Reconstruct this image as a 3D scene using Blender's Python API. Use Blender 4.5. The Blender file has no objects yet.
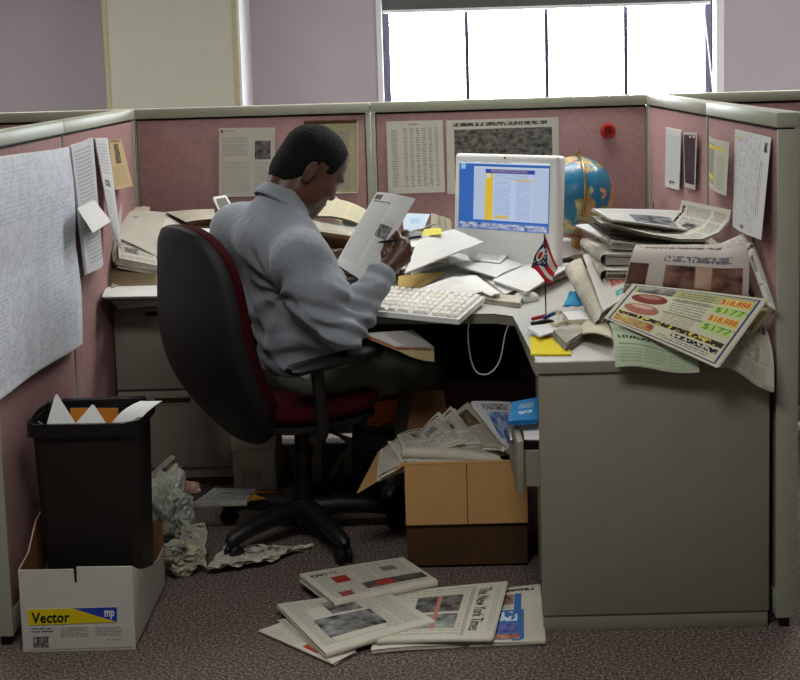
import bpy, bmesh, math, random
import numpy as np
from mathutils import Vector, Matrix, noise

sc = bpy.context.scene
COL = sc.collection
PI = math.pi

# ------------------------------------------------------------------ camera
CAM = Vector((.09, -5.36, 1.525)); YAW, PITCH, ROLL = -.012, .119, -.029
FPX, PPX, PPY = 1350.0, 400.0, 224.08
_cy, _sy = math.cos(YAW), math.sin(YAW)
FW = Vector((_sy*math.cos(PITCH), _cy*math.cos(PITCH), -math.sin(PITCH)))
_r = Vector((_cy, -_sy, 0)); _u = _r.cross(FW)
RT = _r*math.cos(ROLL) + _u*math.sin(ROLL)
UP = -_r*math.sin(ROLL) + _u*math.cos(ROLL)
cd = bpy.data.cameras.new('camera'); cam = bpy.data.objects.new('camera', cd); COL.objects.link(cam)
cd.sensor_width = 36; cd.lens = FPX/800*36; cd.shift_y = -(340-PPY)/800; cd.clip_end = 60
M4 = Matrix((( RT.x, UP.x, -FW.x, CAM.x), (RT.y, UP.y, -FW.y, CAM.y), (RT.z, UP.z, -FW.z, CAM.z), (0, 0, 0, 1)))
cam.matrix_world = M4
sc.camera = cam

def at(px, py, x=None, y=None, z=None):
    """the point of the place seen at that spot of the photograph, on a plane x, y or z"""
    d = FW + RT*((px-PPX)/FPX) - UP*((py-PPY)/FPX)
    if z is not None: t = (z-CAM.z)/d.z
    elif y is not None: t = (y-CAM.y)/d.y
    else: t = (x-CAM.x)/d.x
    return CAM + d*t

# ------------------------------------------------------------------ materials
def srgb(r, g, b):
    f = lambda c: (c/255/12.92) if c/255 <= .04045 else ((c/255+.055)/1.055)**2.4
    return (f(r), f(g), f(b), 1)

class NT:
    def __init__(self, name):
        self.m = bpy.data.materials.new(name); self.m.use_nodes = True
        self.t = self.m.node_tree; self.b = self.t.nodes['Principled BSDF']; self.cache = {}
    def n(self, typ, **kw):
        k = self.t.nodes.new(typ)
        for a, v in kw.items(): setattr(k, a, v)
        return k
    def setin(self, sock, v):
        if hasattr(v, 'node'): self.t.links.new(v, sock)
        elif v is not None: sock.default_value = v
    def M(self, op, a, b=None):
        k = self.n('ShaderNodeMath', operation=op)
        self.setin(k.inputs[0], a); self.setin(k.inputs[1], b)
        return k.outputs[0]
    def mix(self, f, a, b):
        k = self.n('ShaderNodeMix', data_type='RGBA')
        self.setin(k.inputs[0], f); self.setin(k.inputs[6], a); self.setin(k.inputs[7], b)
        return k.outputs[2]
    def noise(self, vec, scale, detail=3, rough=.55, out=0):
        k = self.n('ShaderNodeTexNoise'); self.setin(k.inputs['Vector'], vec)
        k.inputs['Scale'].default_value = scale; k.inputs['Detail'].default_value = detail; k.inputs['Roughness'].default_value = rough
        return k.outputs[out]
    def ramp(self, f, stops):
        k = self.n('ShaderNodeValToRGB'); self.setin(k.inputs[0], f); e = k.color_ramp.elements
        while len(e) < len(stops): e.new(.5)
        for el, (p, c) in zip(e, stops): el.position = p; el.color = c
        return k.outputs[0]
    def obj(self):
        if 'o' not in self.cache: self.cache['o'] = self.n('ShaderNodeTexCoord').outputs['Object']
        return self.cache['o']
    def uv(self):
        if 'u' not in self.cache:
            o = self.n('ShaderNodeTexCoord').outputs['UV']; s = self.n('ShaderNodeSeparateXYZ'); self.t.links.new(o, s.inputs[0])
            self.cache['u'] = (o, s.outputs[0], s.outputs[1])
        return self.cache['u']
    def bump(self, h, strength=.3, dist=.01):
        k = self.n('ShaderNodeBump'); k.inputs['Strength'].default_value = strength; k.inputs['Distance'].default_value = dist
        self.t.links.new(h, k.inputs['Height']); self.t.links.new(k.outputs[0], self.b.inputs['Normal'])

def mat(name, c, rough=.6, spec=.3, metal=0, var=.08, vscale=25, bump=0, bscale=200, bdist=.002, sheen=0):
    """plain procedural surface: colour with a little noise in it, optional fine bump"""
    N = NT(name); col = srgb(*c)
    nz = N.noise(N.obj(), vscale)
    dk = tuple(v*(1-var) for v in col[:3]) + (1,); lt = tuple(min(1, v*(1+var)) for v in col[:3]) + (1,)
    N.t.links.new(N.ramp(nz, [(.3, dk), (.7, lt)]), N.b.inputs['Base Color'])
    N.b.inputs['Roughness'].default_value = rough; N.b.inputs['Specular IOR Level'].default_value = spec; N.b.inputs['Metallic'].default_value = metal
    if sheen: N.b.inputs['Sheen Weight'].default_value = sheen
    if bump: N.bump(N.noise(N.obj(), bscale, 2), bump, bdist)
    return N.m

def rects(N, base, items, seed=0):
    """printed matter drawn in the sheet's own UV frame"""
    uvo, u, v = N.uv(); M = N.M
    mp = N.n('ShaderNodeMapping'); N.t.links.new(uvo, mp.inputs[0]); mp.inputs['Location'].default_value = (seed*1.37, seed*2.11, 0)
    vec = mp.outputs[0]
    stain = N.noise(vec, 3, 2)
    col = N.mix(stain, tuple(c*.92 for c in base[:3])+(1,), base)
    for it in items:
        kind, u0, v0, u1, v1 = it[:5]; a = it[5:]
        du = M('DIVIDE', M('ABSOLUTE', M('SUBTRACT', u, (u0+u1)/2)), (u1-u0)/2)
        dv = M('DIVIDE', M('ABSOLUTE', M('SUBTRACT', v, (v0+v1)/2)), (v1-v0)/2)
        msk = M('LESS_THAN', M('MAXIMUM', du, dv), 1.0)
        if kind == 'solid':
            col = N.mix(msk, col, a[0])
        elif kind == 'text':            # lines, columns, darkness
            nl, nc, dark = a[:3]; ink = a[3] if len(a) > 3 else (.03, .03, .03, 1)
            ln = M('LESS_THAN', M('FRACT', M('MULTIPLY', M('SUBTRACT', v, v0), nl/(v1-v0))), .55)
            cl = M('LESS_THAN', M('FRACT', M('MULTIPLY', M('SUBTRACT', u, u0), nc/(u1-u0))), .9)
            cm = N.n('ShaderNodeCombineXYZ'); N.setin(cm.inputs[0], M('MULTIPLY', u, 60.0)); N.setin(cm.inputs[1], M('MULTIPLY', v, nl/(v1-v0)))
            wd = M('GREATER_THAN', N.noise(cm.outputs[0], 1.0, 1), .42)
            col = N.mix(M('MULTIPLY', M('MULTIPLY', M('MULTIPLY', ln, cl), M('MULTIPLY', wd, msk)), dark), col, ink)
        elif kind == 'head':            # a line of bold letters: upright strokes
            nch, ink = a[:2]
            cm = N.n('ShaderNodeCombineXYZ'); N.setin(cm.inputs[0], M('MULTIPLY', u, nch/(u1-u0)*1.3)); N.setin(cm.inputs[1], M('MULTIPLY', v, 1.2/(v1-v0)))
            st = M('GREATER_THAN', N.noise(cm.outputs[0], 1.0, 2), .46)
            col = N.mix(M('MULTIPLY', st, msk), col, ink)
        elif kind == 'photo':
            ca, cb, s = a[:3]
            f = N.ramp(N.noise(vec, s, 4, .6), [(.35, ca), (.65, cb)])
            col = N.mix(msk, col, f)
        elif kind == 'map':             # thin wandering lines
            s, dark = a[:2]
            nz = N.noise(vec, s, 3)
            band = M('LESS_THAN', M('ABSOLUTE', M('SUBTRACT', M('FRACT', M('MULTIPLY', nz, 7.0)), .5)), .09)
            vo = N.n('ShaderNodeTexVoronoi', feature='DISTANCE_TO_EDGE'); N.t.links.new(vec, vo.inputs['Vector']); vo.inputs['Scale'].default_value = s*2.2
            ed = M('LESS_THAN', vo.outputs['Distance'], .03)
            col = N.mix(M('MULTIPLY', M('MULTIPLY', M('MAXIMUM', band, ed), msk), dark), col, (.05, .06, .09, 1))
        elif kind == 'disc':
            col = N.mix(M('LESS_THAN', M('ADD', M('MULTIPLY', du, du), M('MULTIPLY', dv, dv)), 1.0), col, a[0])
        elif kind == 'diag':            # the part of the rectangle right of its falling diagonal
            s = M('GREATER_THAN', M('DIVIDE', M('SUBTRACT', u, u0), u1-u0), M('DIVIDE', M('SUBTRACT', v, v0), v1-v0))
            col = N.mix(M('MULTIPLY', s, msk), col, a[0])
    return col

def page(name, base, items, seed=0, rough=.85, emit=0):
    N = NT(name); col = rects(N, srgb(*base), items, seed)
    if emit:
        N.b.inputs['Base Color'].default_value = (.01, .01, .01, 1)
        N.t.links.new(col, N.b.inputs['Emission Color']); N.b.inputs['Emission Strength'].default_value = emit
        N.b.inputs['Roughness'].default_value = .3
    else:
        N.t.links.new(col, N.b.inputs['Base Color']); N.b.inputs['Roughness'].default_value = rough
        N.b.inputs['Specular IOR Level'].default_value = .2
    return N.m

GA, GB = srgb(45, 45, 45), srgb(165, 162, 155)
def newsmat(seed, base=(214, 210, 196), color=False):
    r = random.Random(seed); it = [('head', .08, .05, .92, .11, 22, srgb(40, 40, 40))]
    cut = r.uniform(.2, .3)
    it.append(('text', .05, .16, .95, .94, 26, 5, .6))
    a = r.uniform(.1, .4)
    ca, cb = (srgb(70, 40, 30), srgb(190, 150, 130)) if color else (GA, GB)
    it.append(('photo', a, cut, a+r.uniform(.35, .5), cut+r.uniform(.2, .32), ca, cb, 9))
    it.append(('solid', .05, .64, .95, .69, srgb(*base)))
    if r.random() < .5: it.append(('head', .1, .645, .7, .685, 14, srgb(50, 50, 50)))
    return page('newsprint_%d' % seed, base, it, seed)
M = {}
M['fabric'] = mat('pink_panel_fabric', (162, 128, 126), .95, .1, var=.10, vscale=60, bump=.25, bscale=500)
M['trim'] = mat('sage_painted_metal', (160, 162, 143), .5, .35, var=.03)
M['gap'] = mat('dark_gap_rubber', (22, 20, 18), .8, .2)
M['desk'] = mat('desk_laminate', (190, 190, 182), .42, .4, var=.03)
M['deskedge'] = mat('desk_edge_grey', (132, 129, 114), .5, .3, var=.03)
M['steel'] = mat('grey_olive_enamel', (138, 134, 118), .48, .35, var=.04, vscale=8, bump=.05, bscale=300)
M['cab'] = mat('beige_cabinet_enamel', (148, 142, 128), .5, .35, var=.04)
M['black'] = mat('black_plastic', (20, 20, 22), .45, .4, var=.1)
M['shell'] = mat('black_chair_shell', (21, 21, 23), .55, .35, var=.12, bump=.15, bscale=700)
M['red'] = mat('dark_red_upholstery', (56, 11, 17), .95, .1, var=.15, vscale=120, bump=.3, bscale=600)
M['white'] = mat('white_plastic', (226, 226, 222), .35, .4, var=.02)
M['key'] = mat('white_key_plastic', (232, 230, 220), .4, .4, var=.03)
M['paper'] = mat('white_paper', (232, 232, 228), .85, .2, var=.03, vscale=6)
M['cream'] = mat('cream_paper', (206, 198, 172), .85, .2, var=.05, vscale=6)
M['newsedge'] = mat('newsprint_plain', (196, 190, 172), .9, .15, var=.10, vscale=14)
M['newsgrey'] = mat('newsprint_dull', (172, 168, 154), .9, .15, var=.25, vscale=14)
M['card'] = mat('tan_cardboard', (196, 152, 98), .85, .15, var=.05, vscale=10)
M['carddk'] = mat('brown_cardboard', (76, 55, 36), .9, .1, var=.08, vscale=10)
M['lining'] = mat('shaded_cardboard', (128, 92, 60), .9, .1, var=.08)  # brown cardboard with shade mixed into its colour
M['boxwhite'] = mat('white_coated_board', (190, 188, 178), .7, .25, var=.05, vscale=6)
M['bin'] = mat('black_bin_plastic', (26, 22, 20), .5, .35, var=.06)
M['bag'] = mat('black_bag_film', (14, 14, 14), .3, .5, bump=.6, bscale=60, bdist=.004)
M['clear'] = mat('milky_bag_film', (168, 170, 158), .35, .4, var=.12, vscale=12, bump=.5, bscale=40, bdist=.006)
M['orange'] = mat('orange_paper', (196, 118, 36), .8, .2)
M['rust'] = mat('rust_orange_board', (226, 118, 52), .8, .2)
M['yellow'] = mat('yellow_paper', (226, 206, 40), .8, .2, var=.04)
M['blue'] = mat('light_blue_cloth', (64, 152, 196), .9, .1, var=.12, vscale=40)
M['bluefile'] = mat('blue_card', (40, 120, 186), .6, .3)
M['palebl'] = mat('pale_blue_card', (152, 196, 206), .7, .2)
M['redpl'] = mat('red_plastic', (176, 38, 34), .5, .4)
M['bluepl'] = mat('dark_blue_plastic', (36, 52, 120), .4, .4)
M['metal'] = mat('dull_metal', (150, 148, 142), .35, .5, .9)
M['shirt'] = mat('grey_blue_shirt_cloth', (140, 146, 153), .85, .15, var=.05, vscale=30, bump=.12, bscale=900, sheen=.2)
M['trouser'] = mat('charcoal_trouser_cloth', (92, 92, 80), .9, .1, var=.1, bump=.15, bscale=700)
M['skin'] = mat('dark_brown_skin', (88, 56, 43), .38, .45, var=.10, vscale=30, bump=.08, bscale=400)
M['hair'] = mat('black_hair', (15, 14, 15), .8, .2, var=.3, vscale=160, bump=.6, bscale=380, bdist=.004)
M['greyhair'] = mat('greying_hair', (84, 80, 78), .9, .1, var=.3, vscale=200, bump=.5, bscale=380, bdist=.004)
M['shoe'] = mat('black_leather', (20, 18, 17), .4, .5)
M['ink'] = mat('black_ink', (24, 24, 24), .8, .2)
M['inkwhite'] = mat('white_ink', (235, 235, 235), .8, .2)
M['inkred'] = mat('red_ink', (206, 54, 36), .8, .2)
M['inkgreen'] = mat('green_ink', (62, 150, 62), .8, .2)
M['brass'] = mat('brass', (150, 120, 70), .35, .5, .8)

# ------------------------------------------------------------------ objects
def tag(o, label=None, cat=None, group=None, kind=None):
    if label: o['label'] = label
    if cat: o['category'] = cat
    if group: o['group'] = group
    if kind: o['kind'] = kind
    return o
def thing(name, loc, label, cat, group=None):
    o = bpy.data.objects.new(name, None); COL.objects.link(o); o.location = loc; o.empty_display_size = .05
    return tag(o, label, cat, group)
def worldloc(o):
    l = Vector(o.location)
    while o.parent: o = o.parent; l = l + Vector(o.location)
    return l
def link(name, me, mats, parent=None, smooth=False):
    """one mesh object, its origin at the foot of its own geometry; vertices come in world coordinates"""
    n = len(me.vertices); co = np.empty(n*3); me.vertices.foreach_get('co', co); co = co.reshape(-1, 3)
    lo, hi = co.min(0), co.max(0); c = np.array([(lo[0]+hi[0])/2, (lo[1]+hi[1])/2, lo[2]])
    me.vertices.foreach_set('co', (co-c).ravel())
    for m in (mats if isinstance(mats, (list, tuple)) else [mats]): me.materials.append(m)
    if smooth: me.polygons.foreach_set('use_smooth', [True]*len(me.polygons))
    o = bpy.data.objects.new(name, me); COL.objects.link(o)
    o.location = Vector(c)
    if parent is not None: o.parent = parent; o.location = Vector(c)-worldloc(parent)
    me.update()
    return o

class MB:
    def __init__(self): self.bm = bmesh.new(); self.uvl = None
    def _mi(self, faces, mi):
        for f in faces: f.material_index = mi
    def box(self, c, s, R=None, bev=0, mi=0, seg=2):
        r = bmesh.ops.create_cube(self.bm, size=1.0); vs = r['verts']
        Mx = Matrix.Translation(Vector(c)) @ (R.to_4x4() if R is not None else Matrix.Identity(4)) @ Matrix.Diagonal((s[0], s[1], s[2], 1))
        bmesh.ops.transform(self.bm, matrix=Mx, verts=vs)
        fs = set(f for v in vs for f in v.link_faces); self._mi(fs, mi)
        if bev:
            es = list(set(e for v in vs for e in v.link_edges))
            q = bmesh.ops.bevel(self.bm, geom=es, offset=bev, segments=seg, affect='EDGES', profile=.5)
            self._mi(q['faces'], mi)
        return self
    def bounds(self, a, b, bev=0, mi=0):
        a, b = Vector(a), Vector(b); return self.box((a+b)/2, [abs(v) for v in (b-a)], None, bev, mi)
    def tube(self, pts, rad, seg=10, mi=0, cap=True, flat=None):
        pts = [Vector(p) for p in pts]; rings = []
        rad = rad if isinstance(rad, (list, tuple)) else [rad]*len(pts)
        ref = None
        for i, p in enumerate(pts):
            t = (pts[min(i+1, len(pts)-1)]-pts[max(i-1, 0)]).normalized()
            if ref is None: ref = Vector((0, 0, 1)) if abs(t.z) < .9 else Vector((1, 0, 0))
            a = (ref - t*ref.dot(t)).normalized(); b = t.cross(a); ref = a
            fa = flat if flat else 1
            rings.append([self.bm.verts.new(p + (a*math.cos(2*PI*k/seg)*fa + b*math.sin(2*PI*k/seg))*rad[i]) for k in range(seg)])
        fs = []
        for i in range(len(rings)-1):
            for k in range(seg):
                fs.append(self.bm.faces.new((rings[i][k], rings[i][(k+1) % seg], rings[i+1][(k+1) % seg], rings[i+1][k])))
        if cap: fs.append(self.bm.faces.new(rings[0][::-1])); fs.append(self.bm.faces.new(rings[-1]))
        self._mi(fs, mi); return self
    def lathe(self, prof, c, axis=(0, 0, 1), seg=24, mi=0):
        q = Vector((0, 0, 1)).rotation_difference(Vector(axis)).to_matrix(); c = Vector(c)
        rings = [[self.bm.verts.new(c + q @ Vector((max(r, 1e-5)*math.cos(2*PI*k/seg), max(r, 1e-5)*math.sin(2*PI*k/seg), h))) for k in range(seg)] for r, h in prof]
        fs = [self.bm.faces.new((rings[i][k], rings[i][(k+1) % seg], rings[i+1][(k+1) % seg], rings[i+1][k])) for i in range(len(rings)-1) for k in range(seg)]
        self._mi(fs, mi); return self
    def prism(self, poly, z0, z1, mi=0, bev=0):
        a = [self.bm.verts.new((x, y, z0)) for x, y in poly]; b = [self.bm.verts.new((x, y, z1)) for x, y in poly]
        n = len(poly); fs = [self.bm.faces.new(a[::-1]), self.bm.faces.new(b)]
        fs += [self.bm.faces.new((a[i], a[(i+1) % n], b[(i+1) % n], b[i])) for i in range(n)]
        self._mi(fs, mi)
        if bev:
            q = bmesh.ops.bevel(self.bm, geom=list(fs[1].edges), offset=bev, segments=3, affect='EDGES', profile=.5); self._mi(q['faces'], mi)
        return self
    def poly(self, pts, d, mi=0):
        """flat polygon pts (world), thickened by vector d"""
        d = Vector(d); a = [self.bm.verts.new(Vector(p)) for p in pts]; b = [self.bm.verts.new(Vector(p)+d) for p in pts]; n = len(a)
        fs = [self.bm.faces.new(a), self.bm.faces.new(b[::-1])] + [self.bm.faces.new((a[(i+1) % n], a[i], b[i], b[(i+1) % n])) for i in range(n)]
        self._mi(fs, mi); return self
    def ball(self, c, r, R=None, seg=20, mi=0):
        q = bmesh.ops.create_uvsphere(self.bm, u_segments=seg, v_segments=seg*2//3, radius=1)
        r = r if isinstance(r, (list, tuple)) else (r, r, r)
        bmesh.ops.transform(self.bm, matrix=Matrix.Translation(Vector(c)) @ (R.to_4x4() if R is not None else Matrix.Identity(4)) @ Matrix.Diagonal((*r, 1)), verts=q['verts'])
        self._mi(set(f for v in q['verts'] for f in v.link_faces), mi); return self
    def build(self, name, mats, parent=None, smooth=False, recalc=True):
        if recalc: bmesh.ops.recalc_face_normals(self.bm, faces=self.bm.faces[:])
        me = bpy.data.meshes.new(name); self.bm.to_mesh(me); self.bm.free()
        o = link(name, me, mats, parent)
        if smooth:
            me.polygons.foreach_set('use_smooth', [True]*len(me.polygons))
            try: me.set_sharp_from_angle(angle=math.radians(smooth if smooth > 1 else 40))
            except Exception: pass
        return o

def P3(p):
    return p if isinstance(p, Vector) else (at(p[0], p[1], **p[2]) if isinstance(p[2], dict) else at(p[0], p[1], z=p[2]))

def bil(C, u, v):
    a = C[0].lerp(C[1], u); b = C[3].lerp(C[2], u); return a.lerp(b, v)

SHEETS = {}
def sheet(name, pts, mats, label=None, cat='paper', group=None, layers=1, gap=.0012, bend=None, fold=None, n=12, jit=.004,
          crumple=0, cfreq=9, seed=0, parent=None, thick=.0006, surf=None, up=None):
    """a sheet, or a folded sheaf of sheets, on four corners TL TR BR BL; bend(u, v) lifts it along its normal"""
    if layers >= 4: thick = max(thick, gap*.82)
    C0 = [P3(p) for p in pts]; rnd = random.Random(seed*7+len(name))
    nrm = (C0[1]-C0[3]).cross(C0[0]-C0[2]).normalized()
    tocam = CAM-sum(C0, Vector())/4
    if up is not None: tocam = Vector(up)
    if nrm.dot(tocam) < 0: nrm = -nrm
    bm = bmesh.new(); uvl = bm.loops.layers.uv.new('UVMap')
    W = (C0[1]-C0[0]).length; H = (C0[0]-C0[3]).length
    for k in range(layers):
        ax = (C0[1]-C0[0]).normalized(); ay = (C0[0]-C0[3]).normalized(); C = []
        for i, c in enumerate(C0):
            jx = rnd.uniform(-1, 1)*jit if k else 0; jy = rnd.uniform(-1, 1)*jit if k else 0
            if fold == 'L' and i in (0, 3) or fold == 'R' and i in (1, 2): jx = 0
            if fold == 'T' and i in (0, 1) or fold == 'B' and i in (2, 3): jy = 0
            C.append(c + ax*jx + ay*jy - nrm*(k*gap))
        def pos(u, v, C=C, k=k):
            p = surf(u, v) - nrm*(k*gap) if surf else bil(C, u, v)
            if bend: p = p + nrm*bend(u, v)
            if crumple:
                q = Vector((u*W*cfreq*3+seed, v*H*cfreq*3, k*.3+seed*.7))
                p = p + noise.noise_vector(q)*crumple + noise.noise_vector(q*2.3)*crumple*.45
            return p
        top = [[bm.verts.new(pos(i/n, j/n)) for j in range(n+1)] for i in range(n+1)]
        bot = [[bm.verts.new(v.co - nrm*thick) for v in row] for row in top]
        def f(vs, uvs, mi):
            fc = bm.faces.new(vs); fc.material_index = mi; fc.smooth = True
            for lp, w in zip(fc.loops, uvs): lp[uvl].uv = w
        m1 = 0 if k == 0 else 1
        for i in range(n):
            for j in range(n):
                uvs = [(i/n, j/n), ((i+1)/n, j/n), ((i+1)/n, (j+1)/n), (i/n, (j+1)/n)]
                f((top[i][j], top[i+1][j], top[i+1][j+1], top[i][j+1]), uvs, m1)
                f((bot[i][j+1], bot[i+1][j+1], bot[i+1][j], bot[i][j]), uvs[::-1], 1)
        z4 = [(0, 0)]*4
        for i in range(n):
            f((top[i][0], bot[i][0], bot[i+1][0], top[i+1][0]), z4, 1); f((top[i+1][n], bot[i+1][n], bot[i][n], top[i][n]), z4, 1)
            f((top[0][i+1], bot[0][i+1], bot[0][i], top[0][i]), z4, 1); f((top[n][i], bot[n][i], bot[n][i+1], top[n][i+1]), z4, 1)
        if fold and k == 0: first = top
    if fold and layers > 1:                       # the rounded back of the fold
        dirs = {'L': -ax, 'R': ax, 'T': ay, 'B': -ay}[fold]; th = (layers-1)*gap+thick
        row = {'L': [first[0][j] for j in range(n+1)], 'R': [first[n][j] for j in range(n+1)], 'T': [first[i][0] for i in range(n+1)], 'B': [first[i][n] for i in range(n+1)]}[fold]
        prev = row
        for s in range(1, 7):
            a = PI*s/6; cur = [bm.verts.new(v.co - nrm*(th/2*(1-math.cos(a))) + dirs*(th/2*math.sin(a))) for v in row]
            for j in range(n):
                fc = bm.faces.new((prev[j], prev[j+1], cur[j+1], cur[j])); fc.material_index = 1; fc.smooth = True
            prev = cur
    me = bpy.data.meshes.new(name); bm.to_mesh(me); bm.free()
    ml = mats if isinstance(mats, (list, tuple)) else [mats, M['paper']]
    o = link(name, me, ml, parent)
    me.set_sharp_from_angle(angle=math.radians(62))
    if label: tag(o, label, cat, group)
    o_f = lambda u, v, lift=.0012: bil(C0, u, v) + nrm*((bend(u, v) if bend else 0)+lift)
    SHEETS[o.name] = o_f
    return o

def lettering(o, body, u0, v0, u1, v1, m, rot=0, lift=.0012, name='lettering', f=None, bold=0):
    """raised ink letters laid on a sheet between (u0,v0) and (u1,v1) of its page; rot 1 = reading downwards"""
    f = f or SHEETS[o.name]
    cu = bpy.data.curves.new('txt', 'FONT'); cu.body = body; cu.resolution_u = 2; cu.offset = bold
    t = bpy.data.objects.new('txt', cu); COL.objects.link(t)
    bpy.context.view_layer.update()
    me = bpy.data.meshes.new_from_object(t.evaluated_get(bpy.context.evaluated_depsgraph_get()))
    bpy.data.objects.remove(t); bpy.data.curves.remove(cu)
    co = np.array([v.co[:] for v in me.vertices]); lo = co.min(0); hi = co.max(0)
    for v in me.vertices:
        a = (v.co.x-lo[0])/(hi[0]-lo[0]); b = (v.co.y-lo[1])/(hi[1]-lo[1])
        u, w = (u0+a*(u1-u0), v1-b*(v1-v0)) if rot == 0 else (u0+b*(u1-u0), v0+a*(v1-v0))
        v.co = f(u, w, lift)
    return link(name, me, m, o)
# ------------------------------------------------------------------ the room
L, R, HC, HT = -1.017, 1.017, 1.332, 1.372          # inner faces of the cubicle, underside and top of the cap
YF = -1.915                                          # front ends of the side partitions
TH = .056
YW = 3.0                                             # room wall behind
def structure(o): o['kind'] = 'structure'; return o

N = NT('speckled_carpet')
n1 = N.noise(N.obj(), 130, 3, .7); n2 = N.noise(N.obj(), 3, 2)
c1 = N.ramp(n1, [(.36, srgb(50, 42, 39)), (.5, srgb(98, 86, 79)), (.66, srgb(164, 150, 140))])
N.t.links.new(N.mix(N.M('MULTIPLY', n2, .35), c1, srgb(92, 82, 77)), N.b.inputs['Base Color'])
N.b.inputs['Roughness'].default_value = 1; N.b.inputs['Specular IOR Level'].default_value = .05
N.bump(n1, .5, .006)
M['carpet'] = N.m
M['wallpurple'] = mat('mauve_painted_wall', (170, 163, 168), .9, .15, var=.03, vscale=2, bump=.1, bscale=150)
M['wallbeige'] = mat('beige_vinyl_covering', (170, 172, 156), .9, .15, var=.03, vscale=4, bump=.12, bscale=220)
M['ceil'] = mat('ceiling_tile', (205, 203, 196), .95, .1, var=.04)
M['winframe'] = mat('dark_bronze_frame', (62, 54, 72), .45, .4)
M['blind'] = mat('dark_roller_blind', (84, 86, 84), .8, .2)
M['reveal'] = mat('white_reveal_paint', (214, 214, 214), .8, .2, var=.02)
gl = bpy.data.materials.new('window_glass'); gl.use_nodes = True
t = gl.node_tree; t.nodes.clear()
o_ = t.nodes.new('ShaderNodeOutputMaterial'); mx = t.nodes.new('ShaderNodeMixShader'); tr = t.nodes.new('ShaderNodeBsdfTransparent'); gs = t.nodes.new('ShaderNodeBsdfGlossy')
gs.inputs['Roughness'].default_value = .02; mx.inputs[0].default_value = .06
t.links.new(tr.outputs[0], mx.inputs[1]); t.links.new(gs.outputs[0], mx.inputs[2]); t.links.new(mx.outputs[0], o_.inputs[0])

structure(MB().bounds((-4, -8, -.1), (4, YW+.2, 0)).build('floor', M['carpet']))
structure(MB().bounds((-4, -8, 2.75), (4, YW+.2, 2.85)).build('ceiling', M['ceil']))
structure(MB().bounds((-4.1, -8, 0), (-4, YW+.2, 2.75)).build('wall_left', M['wallpurple']))
structure(MB().bounds((4, -8, 0), (4.1, YW+.2, 2.75)).build('wall_right', M['wallpurple']))
structure(MB().bounds((-4, -8.1, 0), (4, -8, 2.75)).build('wall_front', M['ceil']))
# window opening, taken from the photograph at the depth of the wall
wx0, wx1 = at(378, 60, y=YW).x, at(723, 50, y=YW).x
wz1, wz0 = 2.35, .95
b = MB()
b.bounds((-4, YW, 0), (wx0, YW+.2, 2.75)); b.bounds((wx1, YW, 0), (4, YW+.2, 2.75))
b.bounds((wx0, YW, 0), (wx1, YW+.2, wz0)); b.bounds((wx0, YW, wz1), (wx1, YW+.2, 2.75))
structure(b.build('wall_back', M['wallpurple']))
b = MB()                                             # white lining of the opening
b.bounds((wx0-.004, YW-.012, wz0), (wx0+.03, YW+.19, wz1)); b.bounds((wx1-.045, YW-.012, wz0), (wx1+.004, YW+.19, wz1)); b.bounds((wx0, YW-.03, wz0-.03), (wx1, YW+.19, wz0))
structure(b.build('trim_1', M['reveal']))
win = structure(bpy.data.objects.new('window_1', None)); COL.objects.link(win); win.location = ((wx0+wx1)/2, YW+.1, wz0)
fx0, fx1, fz0, fz1 = wx0+.03, wx1-.045, wz0, wz1
b = MB(); yb0, yb1 = YW+.09, YW+.14
for a_, c_ in (((fx0, yb0, fz0), (fx0+.045, yb1, fz1)), ((fx1-.045, yb0, fz0), (fx1, yb1, fz1)), ((fx0, yb0, fz0), (fx1, yb1, fz0+.05)), ((fx0, yb0, fz1-.05), (fx1, yb1, fz1))): b.bounds(a_, c_, .004)
b.build('window_frame', M['winframe'], win)
for px in (467, 546.5, 625.5):
    x = at(px, 55, y=YW+.11).x
    MB().bounds((x-.012, yb0, fz0+.05), (x+.012, yb1, fz1-.05), .003).build('mullion', M['winframe'], win)
MB().bounds((fx0+.045, YW+.113, fz0+.05), (fx1-.045, YW+.117, fz1-.05)).build('window_pane', gl, win)
zb = at(546, 6.5, y=YW+.06).z
b = MB(); b.bounds((fx0+.005, YW+.055, zb), (fx1-.02, YW+.06, fz1-.01)); b.build('window_blind', M['blind'], win)
b = MB(); b.bounds((fx0+.005, YW+.048, zb-.014), (fx1-.02, YW+.067, zb+.006), .003); b.build('blind_rail', M['reveal'], win)
MB().tube([(fx1-.065, YW+.05, zb), at(713.5, 95, y=YW+.05), at(714, 140, y=YW+.05)], .003, 6).build('blind_cord', M['reveal'], win)
# the column standing in front of the back wall
yc = 2.46
cx0, cx1 = at(105, 60, y=yc).x, at(238.5, 60, y=yc).x
o = structure(MB().bounds((cx0, yc, 0), (cx1, YW, 2.75), .006).build('pillar', [M['wallbeige']]))
b = MB()
for x in (cx0+.012, cx1-.012): b.bounds((x-.014, yc-.006, 0), (x+.014, yc+.002, 2.75), .002)
structure(b.build('trim_2', mat('beige_corner_strip', (160, 154, 122), .7, .2)))
structure(MB().bounds((cx1-.001, yc+.02, 0), (cx1+.012, YW, 2.75)).build('pillar_lit_side', M['reveal']))  # white sheet paints the window light onto the column's side

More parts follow.
